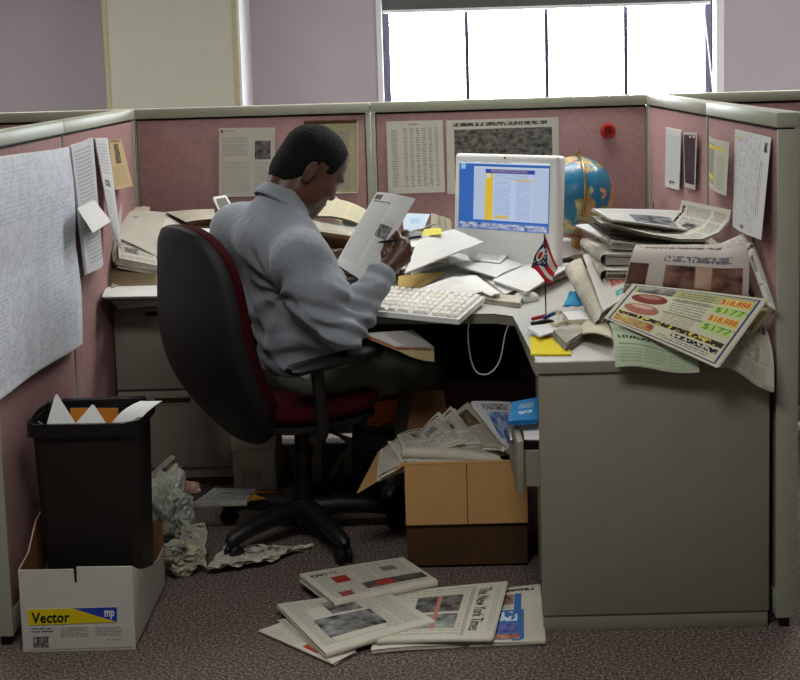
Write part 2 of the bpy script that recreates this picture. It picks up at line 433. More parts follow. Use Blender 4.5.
# ------------------------------------------------------------------ cubicle partitions
def partition(p0, p1, side, label, w0=.022, w1=.022, zt=HT, th=TH, group='cubicle partition panels'):
    """a panel from p0 to p1 along its inner face; side = unit vector from the inner face into its thickness"""
    p0, p1, s = Vector(p0), Vector(p1), Vector(side); d = (p1-p0).normalized(); n = (p1-p0).length
    rt = thing('partition_panel', (p0+p1)/2 + s*th/2, label, 'cubicle partition', group)
    up = Vector((0, 0, 1)); zc = zt-.04
    def blk(mb, a, b_, z0, z1, s0, s1, bev=0, mi=0):
        c = p0 + d*(a+b_)/2 + s*(s0+s1)/2 + up*(z0+z1)/2
        Rm = Matrix((d, s, up)).transposed()
        mb.box(c, (b_-a, s1-s0, z1-z0), Rm, bev, mi)
    g = .0015
    m = MB(); blk(m, g, w0, .03, zc-.004, 0, th, .003); m.build('post', M['trim'], rt, 40)
    m = MB(); blk(m, n-w1, n-g, .03, zc-.004, 0, th, .003); m.build('post', M['trim'], rt, 40)
    m = MB(); blk(m, w0+.002, n-w1-.002, .1, zc-.008, .004, .022, .004); m.build('fabric_inset', M['fabric'], rt, 40)
    m = MB(); blk(m, w0+.002, n-w1-.002, .1, zc-.008, th-.022, th-.004, .004); m.build('fabric_inset', M['fabric'], rt, 40)
    m = MB(); blk(m, w0, n-w1, .03, zc-.001, .012, th-.012); m.build('core', M['gap'], rt)
    m = MB(); blk(m, w0, n-w1, .03, .098, .002, th-.002, .003); m.build('base_rail', M['trim'], rt, 40)
    m = MB(); blk(m, g*.5, n-g*.5, zc, zt, -.004, th+.004, .006); m.build('cap_rail', M['trim'], rt, 40)
    for a in (.03, n-.03):
        m = MB(); blk(m, a-.012, a+.012, .0, .03, th/2-.012, th/2+.012); m.build('foot', M['black'], rt)
    return rt
jb = -.080; yj = -1.077
partition((L, 0, 0), (jb, 0, 0), (0, 1, 0), 'pink fabric partition panel behind the seated man, left half of the back run', .005, .020)
partition((jb, 0, 0), (R, 0, 0), (0, 1, 0), 'pink fabric partition panel behind the computer and globe, right half of the back run', .020, .005)
partition((R, YF, 0), (R, yj, 0), (1, 0, 0), 'pink partition panel at the near right end with a sketched map pinned to it', .012, .005)
partition((R, yj, 0), (R, 0, 0), (1, 0, 0), 'pink partition panel at the back right with a small dark photograph pinned to it', .005, .020)
partition((L, YF, 0), (L, yj-.02, 0), (-1, 0, 0), 'pink partition panel at the near left covered by the large white map', .012, .007)
partition((L, yj-.02, 0), (L, 0, 0), (-1, 0, 0), 'pink partition panel at the back left with curling papers and a tan clipping', .007, .020)
# corner posts
for x0, x1 in ((L-TH, L), (R, R+TH)):
    b = MB(); b.bounds((x0+.001, .002, .02), (x1-.001, TH, HC), .003); b.bounds((x0-.003, .001, HC), (x1+.003, TH+.004, HT), .006)
    tag(b.build('corner_post', M['trim'], None, 40), 'sage metal corner post where the back and %s partitions meet' % ('left' if x0 < 0 else 'right'), 'post', 'corner posts of the cubicle')
# runs of the neighbouring cubicles
partition((R+TH+.002, 0, 0), (2.7, 0, 0), (0, 1, 0), "neighbouring cubicle's partition, the back run continuing past the right partition")
partition((-2.7, 0, 0), (L-TH-.002, 0, 0), (0, 1, 0), "neighbouring cubicle's partition, the back run continuing past the left partition")

# ------------------------------------------------------------------ desk
ZD = .74
XR0 = at(534, 361, y=-1.9).x
desk = thing('desk', (.2, -.5, 0), 'L-shaped pale laminate office desk with a grey side panel, covered in papers', 'desk')
poly = [(L+.004, -.004), (L+.004, -.6), (-.42, -.62), (-.05, -1.17), (.33, -1.21), (XR0-.002, -1.26)]
poly += [(XR0, -1.885)]
poly += [(XR0+.02-.02*math.sin(a), -1.905+.02-.02*math.cos(a)+.0) for a in (PI/3, PI/6, 0)]
poly += [(R-.012, -1.905), (R-.012, -.004)]
b = MB(); b.prism(poly[::-1], ZD-.032, ZD, 0, .006)
b.bm.normal_update()
for f_ in b.bm.faces:
    if abs(f_.normal.z) < .5: f_.material_index = 1
b.build('worksurface', [M['desk'], M['deskedge']], desk, 35)
MB().bounds((XR0+.012, -1.898, .045), (R-.014, -1.872, ZD-.034), .003).build('side_panel', M['steel'], desk, 40)
MB().bounds((XR0+.014, -1.893, 0), (R-.016, -1.874, .044), .002).build('plinth', M['steel'], desk, 40)
MB().bounds((XR0+.2, -.05, .3), (R-.02, -.03, ZD-.034)).build('modesty_panel', M['steel'], desk)
MB().bounds((-.6, -.05, .25), (XR0+.1, -.03, ZD-.034)).build('modesty_panel', M['black'], desk)
MB().bounds((R-.04, -1.8, .045), (R-.02, -.1, ZD-.034)).build('wall_bracket', M['steel'], desk)

# drawer pedestal under the return; its drawers open towards the man
ped = thing('drawer_pedestal', (.72, -1.6, 0), 'grey metal drawer pedestal under the right of the desk, middle drawer pulled open', 'drawer unit')
xp0, xp1, yp0, yp1 = XR0+.034, R-.06, -1.868, -1.54
b = MB(); b.bounds((xp0+.02, yp0, .02), (xp1, yp0+.012, ZD-.036)); b.bounds((xp0+.02, yp1-.012, .02), (xp1, yp1, ZD-.036)); b.bounds((xp1-.012, yp0+.012, .02), (xp1, yp1-.012, ZD-.036))
b.bounds((xp0+.02, yp0+.012, .02), (xp1-.012, yp1-.012, .035)); b.bounds((xp0+.02, yp0+.012, ZD-.05), (xp1-.012, yp1-.012, ZD-.036)); b.build('carcass', M['steel'], ped)
def drawer(z0, z1, pull, closed_label=None):
    dx = -pull
    d_ = MB().bounds((xp0+dx, yp0+.004, z0), (xp0+dx+.018, yp1-.004, z1), .003).build('drawer', M['steel'], ped, 40)
    q = MB(); x0, x1 = xp0+dx+.018, xp0+dx+.40
    q.bounds((x0, yp0+.018, z0+.015), (x1, yp0+.024, z1-.03)); q.bounds((x0, yp1-.024, z0+.015), (x1, yp1-.018, z1-.03))
    q.bounds((x0, yp0+.024, z0+.015), (x1, yp1-.024, z0+.021)); q.build('drawer_box', M['steel'], d_)
    MB().bounds((xp0+dx-.012, (yp0+yp1)/2-.06, z1-.035), (xp0+dx, (yp0+yp1)/2+.06, z1-.022), .004).build('handle', M['metal'], d_, 40)
    return d_
zo1, zo0 = at(517, 440, y=-1.85).z, at(517, 492, y=-1.85).z
drawer(zo1+.012, ZD-.04, 0)
od = drawer(zo0, zo1, .08)
drawer(.035, zo0-.012, 0)
c = at(529, 369.5, y=-1.80)
MB().ball((xp0-.012, c.y, c.z), (.016, .02, .019)).build('knob', M['white'], ped, True)

# things in the open drawer
zi = zo0+.03; xo = xp0-.08
sheet('envelope', [Vector((xo+.03, -1.64, zo1+.005)), Vector((xo+.13, -1.68, zo1+.012)), Vector((xo+.13, -1.83, zo1-.008)), Vector((xo+.025, -1.8, zo1-.012))], M['paper'], 'white envelope lying on top in the open drawer', 'envelope', layers=3, seed=3)
sheet('file_folder', [at(512, 402, y=-1.66), at(538, 397, y=-1.60), at(538, 419, y=-1.76), at(509, 421, y=-1.76)], [page('blue_folder_print', (46, 130, 190), [('text', .3, .2, .9, .45, 3, 1, .7, srgb(190, 200, 150)), ('head', .3, .55, .8, .7, 8, srgb(190, 214, 226))], 2), M['bluefile']], 'bright blue folder lying at the back of the open drawer', 'folder', layers=4, gap=.003, n=4)
tag(MB().box((xo+.10, -1.70, zo1-.05), (.03, .22, .13), Matrix.Rotation(.1, 3, 'Y'), .003).build('paper_bundle', M['newsgrey']), 'grey bundle of papers filed upright in the open drawer', 'papers')

# ------------------------------------------------------------------ filing cabinet at the left
yk = -.56; xk0, xk1 = at(117, 400, y=yk).x, at(232, 450, y=yk).x
fc = thing('filing_cabinet', ((xk0+xk1)/2, yk/2, 0), 'beige two-drawer filing cabinet standing under the desk on the left', 'filing cabinet')
b = MB(); b.bounds((xk0, yk+.02, .03), (xk1, -.06, .69)); b.build('carcass', M['cab'], fc)
MB().bounds((xk0+.01, yk+.03, 0), (xk1-.01, -.08, .03)).build('plinth', M['carddk'], fc)
zm = at(170, 390, y=yk).z
for z0, z1 in ((.075, zm-.004), (zm+.004, .685)):
    d_ = MB().bounds((xk0+.003, yk, z0), (xk1-.003, yk+.019, z1), .003).build('drawer', M['cab'], fc, 40)
    q = MB(); xm = at(170, 400, y=yk).x
    q.bounds((xm-.075, yk-.006, z1-.05), (xm+.075, yk, z1-.044)); q.bounds((xm-.075, yk-.012, z1-.024), (xm+.075, yk, z1-.014), .003); q.bounds((xm-.075, yk-.003, z1-.044), (xm+.075, yk, z1-.024), 0, 1)
    q.build('handle', [M['cab'], M['carddk']], d_, 40)
MB().lathe([(0, .004), (.012, .004), (.012, 0)], (xk1-.06, yk, .62), (0, -1, 0)).build('lock', M['metal'], fc)

# cartons standing on the floor behind the chair
def carton(name, px0, px1, pytop, y, label, m, prn=None, d=.26):
    x0, x1 = at(px0, 470, y=y).x, at(px1, 470, y=y).x; z1 = at((px0+px1)/2, pytop, y=y).z
    rt = thing(name, ((x0+x1)/2, y+d/2, 0), label, 'box')
    MB().bounds((x0, y, 0), (x1, y+d, z1), .004).build('body', m, rt, 40)
    b = MB(); b.bounds((x0-.004, y-.004, z1-.05), (x1+.004, y+d+.004, z1+.003), .004); b.build('lid', m, rt, 40)
    if prn: sheet('print', [Vector((x0+.01, y-.003, z1-.07)), Vector((x1-.01, y-.003, z1-.07)), Vector((x1-.01, y-.003, .02)), Vector((x0+.01, y-.003, .02))], prn, parent=rt, n=1, thick=.0005)
    return rt
pb = page('carton_print', (196, 184, 164), [('solid', .06, .42, .8, .44, srgb(150, 80, 70)), ('text', .25, .5, .75, .9, 7, 1, .5, srgb(90, 40, 40)), ('solid', .2, .45, .22, .95, srgb(90, 60, 50))], 5)
carton('storage_box', 233, 276, 437, -.62, 'pale printed storage box standing behind the chair column', mat('pale_board', (190, 178, 158), .8, .2), pb)
carton('storage_box', 298, 322, 438, -.55, 'narrow grey carton standing just right of the chair column', mat('grey_board', (138, 128, 112), .85, .2))

# ------------------------------------------------------------------ cardboard box full of newspapers
yb = at(408, 568, z=0).y; x0, x1 = at(408, 566, z=0).x, at(529, 570, z=0).x
zt = at(460, 463, y=yb).z; dep = .38
cb = thing('cardboard_box', ((x0+x1)/2, yb+dep/2, 0), 'open tan cardboard box under the desk, heaped with newspapers', 'box')
b = MB(); tk = .005
b.bounds((x0, yb, 0), (x1, yb+tk, zt)); b.bounds((x0, yb+dep-tk, 0), (x1, yb+dep, zt)); b.bounds((x0, yb+tk, 0), (x0+tk, yb+dep-tk, zt)); b.bounds((x1-tk, yb+tk, 0), (x1, yb+dep-tk, zt)); b.bounds((x0, yb, 0), (x1, yb+dep, .006))
b.build('body', M['carddk'], cb)  # dark brown body, its shadow included in the cardboard colour
zf = at(460, 523, y=yb).z; xm = at(467, 490, y=yb).x
b = MB(); b.bounds((x0-.002, yb-.012, zf), (xm-.001, yb-.006, zt+.004), .001); b.bounds((xm+.001, yb-.012, zf), (x1+.002, yb-.006, zt+.004), .001); b.bounds((x0, yb-.012, zt+.001), (x1, yb+tk, zt+.005))
b.build('front_flap', M['card'], cb)
b = MB(); p = at(358, 493, y=yb+.05); q = at(385, 456, y=yb+.34)
b.poly([Vector((x0, yb+.01, zt)), Vector((x0, yb+dep-.01, zt)), at(378, 452, y=yb+.32), at(357, 492, y=yb+.04)], (0, 0, -.005)); b.build('side_flap', M['card'], cb)
b = MB(); b.poly([Vector((x0+.005, yb+dep, zt)), Vector((x0+.14, yb+dep, zt)), Vector((x0+.13, yb+dep+.04, zt+.12)), Vector((x0+.03, yb+dep+.04, zt+.12))], (0, .005, 0)); b.build('back_flap', M['lining'], cb)  # darker than the other flaps, shadow put into its colour

# ------------------------------------------------------------------ white copy-paper carton with the waste bin in it
yv = at(24, 652, z=0).y; vx0, vx1 = at(24, 651, z=0).x, at(136, 649, z=0).x; dv = .44
zv = at(75, 568, y=yv).z
vb = thing('paper_carton', ((vx0+vx1)/2, yv+dv/2, 0), 'cut-down white copy-paper carton with a yellow and blue label, holding the waste bin', 'box')
def wall(pts, d): 
    return MB().poly([Vector(p) for p in pts], d)
b = MB(); ns = at(75, 575, y=yv).x; zn = at(75, 583, y=yv).z
b.poly([(vx0, yv, 0), (vx1, yv, 0), (vx1, yv, zv), (ns+.005, yv, zv+.002), (ns+.004, yv, zn), (ns-.003, yv, zn), (ns-.004, yv, zv-.004), (vx0, yv, zv-.003)], (0, .005, 0)); b.build('front_wall', [M['boxwhite'], M['carddk']], vb)
def side(x, dx, hs):
    n_ = len(hs); pts = [(x, yv+.005, 0)] + [(x, yv+dv, 0)] + [(x, yv+.005+(dv-.005)*i/(n_-1), h) for i, h in reversed(list(enumerate(hs)))]
    o_ = MB().poly([Vector(p) for p in pts], (dx*.0025, 0, 0)).build('side_wall', M['boxwhite'], vb)
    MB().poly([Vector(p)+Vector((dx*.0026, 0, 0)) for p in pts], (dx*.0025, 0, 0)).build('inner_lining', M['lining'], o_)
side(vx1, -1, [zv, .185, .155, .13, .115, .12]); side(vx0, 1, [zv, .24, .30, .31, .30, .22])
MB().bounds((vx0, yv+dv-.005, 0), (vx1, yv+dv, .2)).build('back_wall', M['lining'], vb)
MB().bounds((vx0, yv+.005, 0), (vx1, yv+dv-.005, .006)).build('bottom', M['card'], vb)
def vq(px, py): return at(px, py, y=yv-.0015)
lab = sheet('label', [vq(28, 609.5), vq(117, 607), vq(117, 622), vq(28, 625.5)], page('carton_label', (214, 190, 20), [('diag', .5, 0, 1, 1, srgb(40, 60, 160)), ], 2), parent=vb, n=4, thick=.0008)
lettering(lab, 'Vector', .04, .2, .47, .88, M['ink'], name='lettering', bold=.022)
lettering(lab, 'mp', .86, .2, .97, .8, M['inkwhite'], name='lettering', bold=.02)
pr_ = sheet('print', [vq(28, 627.5), vq(133, 626), vq(133, 647), vq(28, 650)], page('carton_small_print', (190, 188, 178), [
    ('text', .03, .02, .26, .3, 2, 1, .8), ('text', .31, .02, .6, .52, 5, 1, .6), ('text', .64, .02, .92, .5, 5, 1, .6), ('text', .75, .6, .9, .72, 1, 1, .5), ('head', .05, .42, .2, .92, 30, srgb(40, 40, 40))], 3), parent=vb, n=1, thick=.0006)

def rrect(w, d, r, n=6):
    out = []
    for cx, cy, a0 in ((w/2-r, d/2-r, 0), (-w/2+r, d/2-r, PI/2), (-w/2+r, -d/2+r, PI), (w/2-r, -d/2+r, 1.5*PI)):
        out += [(cx+r*math.cos(a0+PI/2*i/n), cy+r*math.sin(a0+PI/2*i/n)) for i in range(n+1)]
    return out
def loft(mb, secs, c, ang=0, mi=0, caps=(True, False)):
    ca, sa = math.cos(ang), math.sin(ang); rings = []
    for w, d, r, z in secs:
        rings.append([mb.bm.verts.new((c[0]+x*ca-y*sa, c[1]+x*sa+y*ca, z)) for x, y in rrect(w, d, r)])
    n = len(rings[0])
    for i in range(len(rings)-1):
        for k in range(n):
            f = mb.bm.faces.new((rings[i][k], rings[i][(k+1) % n], rings[i+1][(k+1) % n], rings[i+1][k])); f.material_index = mi
    if caps[0]: mb.bm.faces.new(rings[0][::-1])
    if caps[1]: mb.bm.faces.new(rings[-1])
ybin = yv+.215; bc = (at(101, 560, y=ybin).x, ybin); ztop = at(97, 413, y=ybin).z; zb_ = .045
bw = (at(153, 430, y=ybin-.13).x-at(49, 430, y=ybin-.13).x); bw0 = .262
bn = thing('waste_bin', (bc[0], bc[1], zb_), 'tall black plastic waste bin standing in the white carton', 'waste bin')
b = MB()
tx = at(97, 420, y=ybin).x-bc[0]
def lerp(a, c_, t_): return a+(c_-a)*t_
secs = [(lerp(bw0, bw, t_), lerp(.185, .255, t_), .03, lerp(zb_, ztop-.012, t_)) for t_ in (0, .25, .5, .75, 1)]
secs += [(bw+.018, .272, .035, ztop-.012), (bw+.022, .276, .036, ztop), (bw+.008, .262, .033, ztop+.003), (bw-.004, .25, .03, ztop-.01), (lerp(bw0, bw, .5)-.008, lerp(.185, .25, .5)-.008, .028, lerp(zb_, ztop, .5)), (bw0-.01, .175, .026, zb_+.006)]
loft(b, secs, bc, 0, 0, (True, True)); b.build('body', M['bin'], bn, 50)
b = MB()      # liner folded over the rim, its hem uneven
rin, rout = rrect(bw-.002, .248, .03), rrect(bw+.028, .282, .038)
rr = random.Random(4); n = len(rin); rings = [[], [], [], []]
for k in range(n):
    w1 = .012*noise.noise(Vector((k*.7, 1, 2))); w2 = .018*noise.noise(Vector((k*.9, 5, 2)))
    rings[0].append(b.bm.verts.new((bc[0]+rin[k][0]*.95, bc[1]+rin[k][1]*.95, ztop-.12)))
    rings[1].append(b.bm.verts.new((bc[0]+rin[k][0], bc[1]+rin[k][1], ztop+.006+w1*.3)))
    rings[2].append(b.bm.verts.new((bc[0]+rout[k][0]+w1*.3, bc[1]+rout[k][1]+w1*.3, ztop+.008+w1*.6)))
    rings[3].append(b.bm.verts.new((bc[0]+rout[k][0]*(1.0+w2*.4), bc[1]+rout[k][1]*(1.0+w2*.4), ztop-.028+w2)))
for i in range(3):
    for k in range(n): b.bm.faces.new((rings[i][k], rings[i][(k+1) % n], rings[i+1][(k+1) % n], rings[i+1][k]))
b.build('liner', M['bag'], bn, True)
h0 = at(50, 404, y=ybin-.05); h1 = at(33, 418, y=ybin-.05); h2 = at(50, 430, y=ybin-.05)
MB().tube([h0, h0.lerp(h1, .6)+Vector((0, 0, .006)), h1, h2.lerp(h1, .6)-Vector((0, 0, .004)), h2], .006, 8).build('liner_loop', M['bag'], bn, True)
# papers thrown in the bin
def inbin(pts, y): return [at(px, py, y=yy) for (px, py), yy in zip(pts, y)]
ya = ybin-.06
sheet('paper_sheet', inbin([(55, 395.5), (57, 394), (80, 430), (45, 430)], [ya, ya, ya-.02, ya-.02]), M['paper'], 'white paper corner poking up at the left in the bin', 'paper', 'papers sticking out of the bin', n=4)
sheet('paper_sheet', inbin([(92, 404.5), (94, 405), (112, 432), (68, 432)], [ya-.02, ya-.02, ya-.04, ya-.04]), M['paper'], 'small white paper peak in the middle of the bin, before the orange envelope', 'paper', 'papers sticking out of the bin', n=4)
sheet('paper_sheet', inbin([(140, 401), (162, 401), (134, 428), (108, 428)], [ya+.03, ya+.02, ya-.03, ya-.03]), M['paper'], 'long white paper curling out over the right rim of the bin', 'paper', 'papers sticking out of the bin', bend=lambda u, v: .018*math.sin(v*PI*1.0)*(1-u*.3), n=8)
sheet('envelope', inbin([(70, 408), (118, 408), (118, 432), (72, 432)], [ya+.02]*4), M['orange'], 'orange envelope standing in the waste bin', 'envelope', n=3)
sheet('paper_scrap', [Vector((bc[0]-.125, yv+.10, .2)), Vector((bc[0]-.10, yv+.30, .25)), Vector((bc[0]-.12, yv+.32, .1)), Vector((bc[0]-.125, yv+.1, .1))], [mat('green_grey_plastic', (84, 96, 72), .6, .3)]*2, 'grey green crumpled scrap in the carton, left of the bin', 'scrap', n=8, crumple=.006)
# ------------------------------------------------------------------ swivel chair
HD = math.radians(52)
CD = Vector((math.sin(HD), math.cos(HD), 0)); CR = Vector((math.cos(HD), -math.sin(HD), 0)); Z = Vector((0, 0, 1))
CB = Vector((-.30, -1.10, 0))                       # foot of the column
ch = thing('office_chair', CB, 'black swivel chair with dark red cushions and armrests, the man sitting in it', 'chair')
b = MB(); b.lathe([(.0, .05), (.045, .05), (.05, .08), (.042, .115), (.03, .125), (.03, .27), (.036, .27), (.036, .3), (.024, .3), (.024, .4), (0, .4)], CB); b.build('column', M['black'], ch, 40)
a0 = math.atan2(-1.335+1.10, -.175+.30)
for k in range(5):
    a = a0 + k*2*PI/5; d = Vector((math.cos(a), math.sin(a), 0)); s = Vector((-d.y, d.x, 0))
    b = MB(); b.tube([CB+d*.03+Z*.095, CB+d*.12+Z*.098, CB+d*.22+Z*.086, CB+d*.30+Z*.068, CB+d*.315+Z*.062], [.034, .032, .028, .024, .014], 10)
    lg = b.build('base_leg', M['black'], ch, True)
    b = MB(); cc = CB+d*.295
    for sg in (-1, 1): b.lathe([(0, -.009), (.022, -.009), (.026, -.005), (.026, .005), (.022, .009), (0, .009)], cc+s*.014*sg+Z*.0265, s, 20)
    b.box(cc+Z*.046, (.03, .03, .02), Matrix.Rotation(a, 3, 'Z'), .006); b.build('caster', M['black'], lg, 40)
REC = math.radians(19)
BU = (Z*math.cos(REC) - CD*math.sin(REC)).normalized(); BF = (CD*math.cos(REC)+Z*math.sin(REC)).normalized()
bc0 = CB - CD*.225 - CR*.03 + Z*.330                         # bottom centre of the backrest
BWID, BHGT = .475, .745
def back_surface(off, grow, e=2.6, nu=28, nv=24):
    """superellipse disc bent to the back; off = distance in front of the shell mid-plane"""
    pts = []
    c = bc0 + BU*BHGT/2
    for i in range(nv+1):
        rr = i/nv; row = []
        for k in range(nu*2):
            a = PI*k/nu; ca, sa = math.cos(a), math.sin(a)
            x = (abs(ca)**(2/e))*(1 if ca >= 0 else -1)*rr; y = (abs(sa)**(2/e))*(1 if sa >= 0 else -1)*rr
            xx = x*(BWID/2+grow)*(1-.10*y*(1 if y > 0 else .0)); yy = y*(BHGT/2+grow)
            curve = .05*(xx/(BWID/2))**2 + .05*max(0, y)**2*0 - .045*math.cos(PI*(y+.15)*.9) + .02
            row.append(c + CR*xx + BU*yy + BF*(curve+off(rr)))
        pts.append(row)
    return pts
def disc_mesh(front, back):
    b = MB(); A = []; B = []
    nv = len(front); nk = len(front[0])
    for S, T in ((front, A), (back, B)):
        for i in range(nv):
            T.append([b.bm.verts.new(p) for p in S[i]] if i else [b.bm.verts.new(S[0][0])]*nk)
    for T, fl in ((A, 1), (B, -1)):
        for i in range(nv-1):
            for k in range(nk):
                q = (T[i][k], T[i+1][k], T[i+1][(k+1) % nk], T[i][(k+1) % nk]) if i else (T[0][0], T[1][k], T[1][(k+1) % nk])
                b.bm.faces.new(q[::fl])
    for k in range(nk): b.bm.faces.new((A[-1][k], B[-1][k], B[-1][(k+1) % nk], A[-1][(k+1) % nk]))
    return b
edge = lambda t, r: t*max(0, 1-r**6)**.5
disc_mesh(back_surface(lambda r: .006, 0), back_surface(lambda r: -.012-edge(.03, r), 0)).build('backrest_shell', M['shell'], ch, True)
disc_mesh(back_surface(lambda r: .012+edge(.072, r), -.002), back_surface(lambda r: .0065, -.004)).build('backrest_cushion', M['red'], ch, True)
sc_ = CB - CD*.005 + Z*.44
def seat_mesh(z0, z1, w, d, bev):
    b = MB(); pl = []
    for k in range(48):
        a = 2*PI*k/48; ca, sa = math.cos(a), math.sin(a); e = 3.2
        pl.append(CR*((abs(ca)**(2/e))*(1 if ca >= 0 else -1)*w/2) + CD*((abs(sa)**(2/e))*(1 if sa >= 0 else -1)*d/2))
    lv = [(z0, .86), (z0+bev*.4, .95), (z0+bev, 1), (z1-bev, 1), (z1-bev*.4, .96), (z1, .86), (z1+.004, .4)]
    rg = [[b.bm.verts.new(sc_ + p*s_ + Z*(z-.44)) for p in pl] for z, s_ in lv]
    for i in range(len(rg)-1):
        for k in range(48): b.bm.faces.new((rg[i][k], rg[i][(k+1) % 48], rg[i+1][(k+1) % 48], rg[i+1][k]))
    b.bm.faces.new(rg[0][::-1]); b.bm.faces.new(rg[-1]); return b
seat_mesh(.425, .50, .47, .44, .03).build('seat_cushion', M['red'], ch, True)
seat_mesh(.398, .43, .45, .42, .012).build('seat_shell', M['shell'], ch, True)
MB().box(CB+Z*.385, (.16, .2, .03), Matrix.Rotation(-HD, 3, 'Z'), .008).build('tilt_mechanism', M['black'], ch, 40)
p = CB+CR*.12+Z*.385
b = MB(); b.tube([p, p+CR*.10-Z*.005, p+CR*.15-Z*.012], [.006, .006, .012], 8); b.build('tilt_lever', M['black'], ch, True)
b = MB(); b.tube([CB-CD*.05+Z*.385, CB-CD*.20+Z*.385, bc0-CD*.005+Z*.06, bc0+BU*.2-BF*.045], .018, 8, flat=.5); b.build('back_bracket', M['black'], ch, True)
for sg in (1, -1):
    s0 = CB+CR*.18*sg-CD*.08+Z*.41
    q0 = CB+CR*.275*sg-CD*.10+Z*.42; q1 = CB+CR*.285*sg-CD*.12+Z*.63
    b = MB(); b.tube([s0, q0-Z*.01, q0+Z*.03, q1], [.018, .018, .02, .02], 8, flat=.7); a_ = b.build('arm_post', M['black'], ch, True)
    e0 = CB+CR*.285*sg-CD*.22+Z*.63; e1 = CB+CR*.285*sg+CD*.12+Z*.645
    b = MB(); b.tube([e0, e0+CD*.02, (e0+e1)/2, e1-CD*.02, e1], [.02, .038, .041, .038, .02], 12, flat=.5); b.build('armrest', M['black'], ch, True)

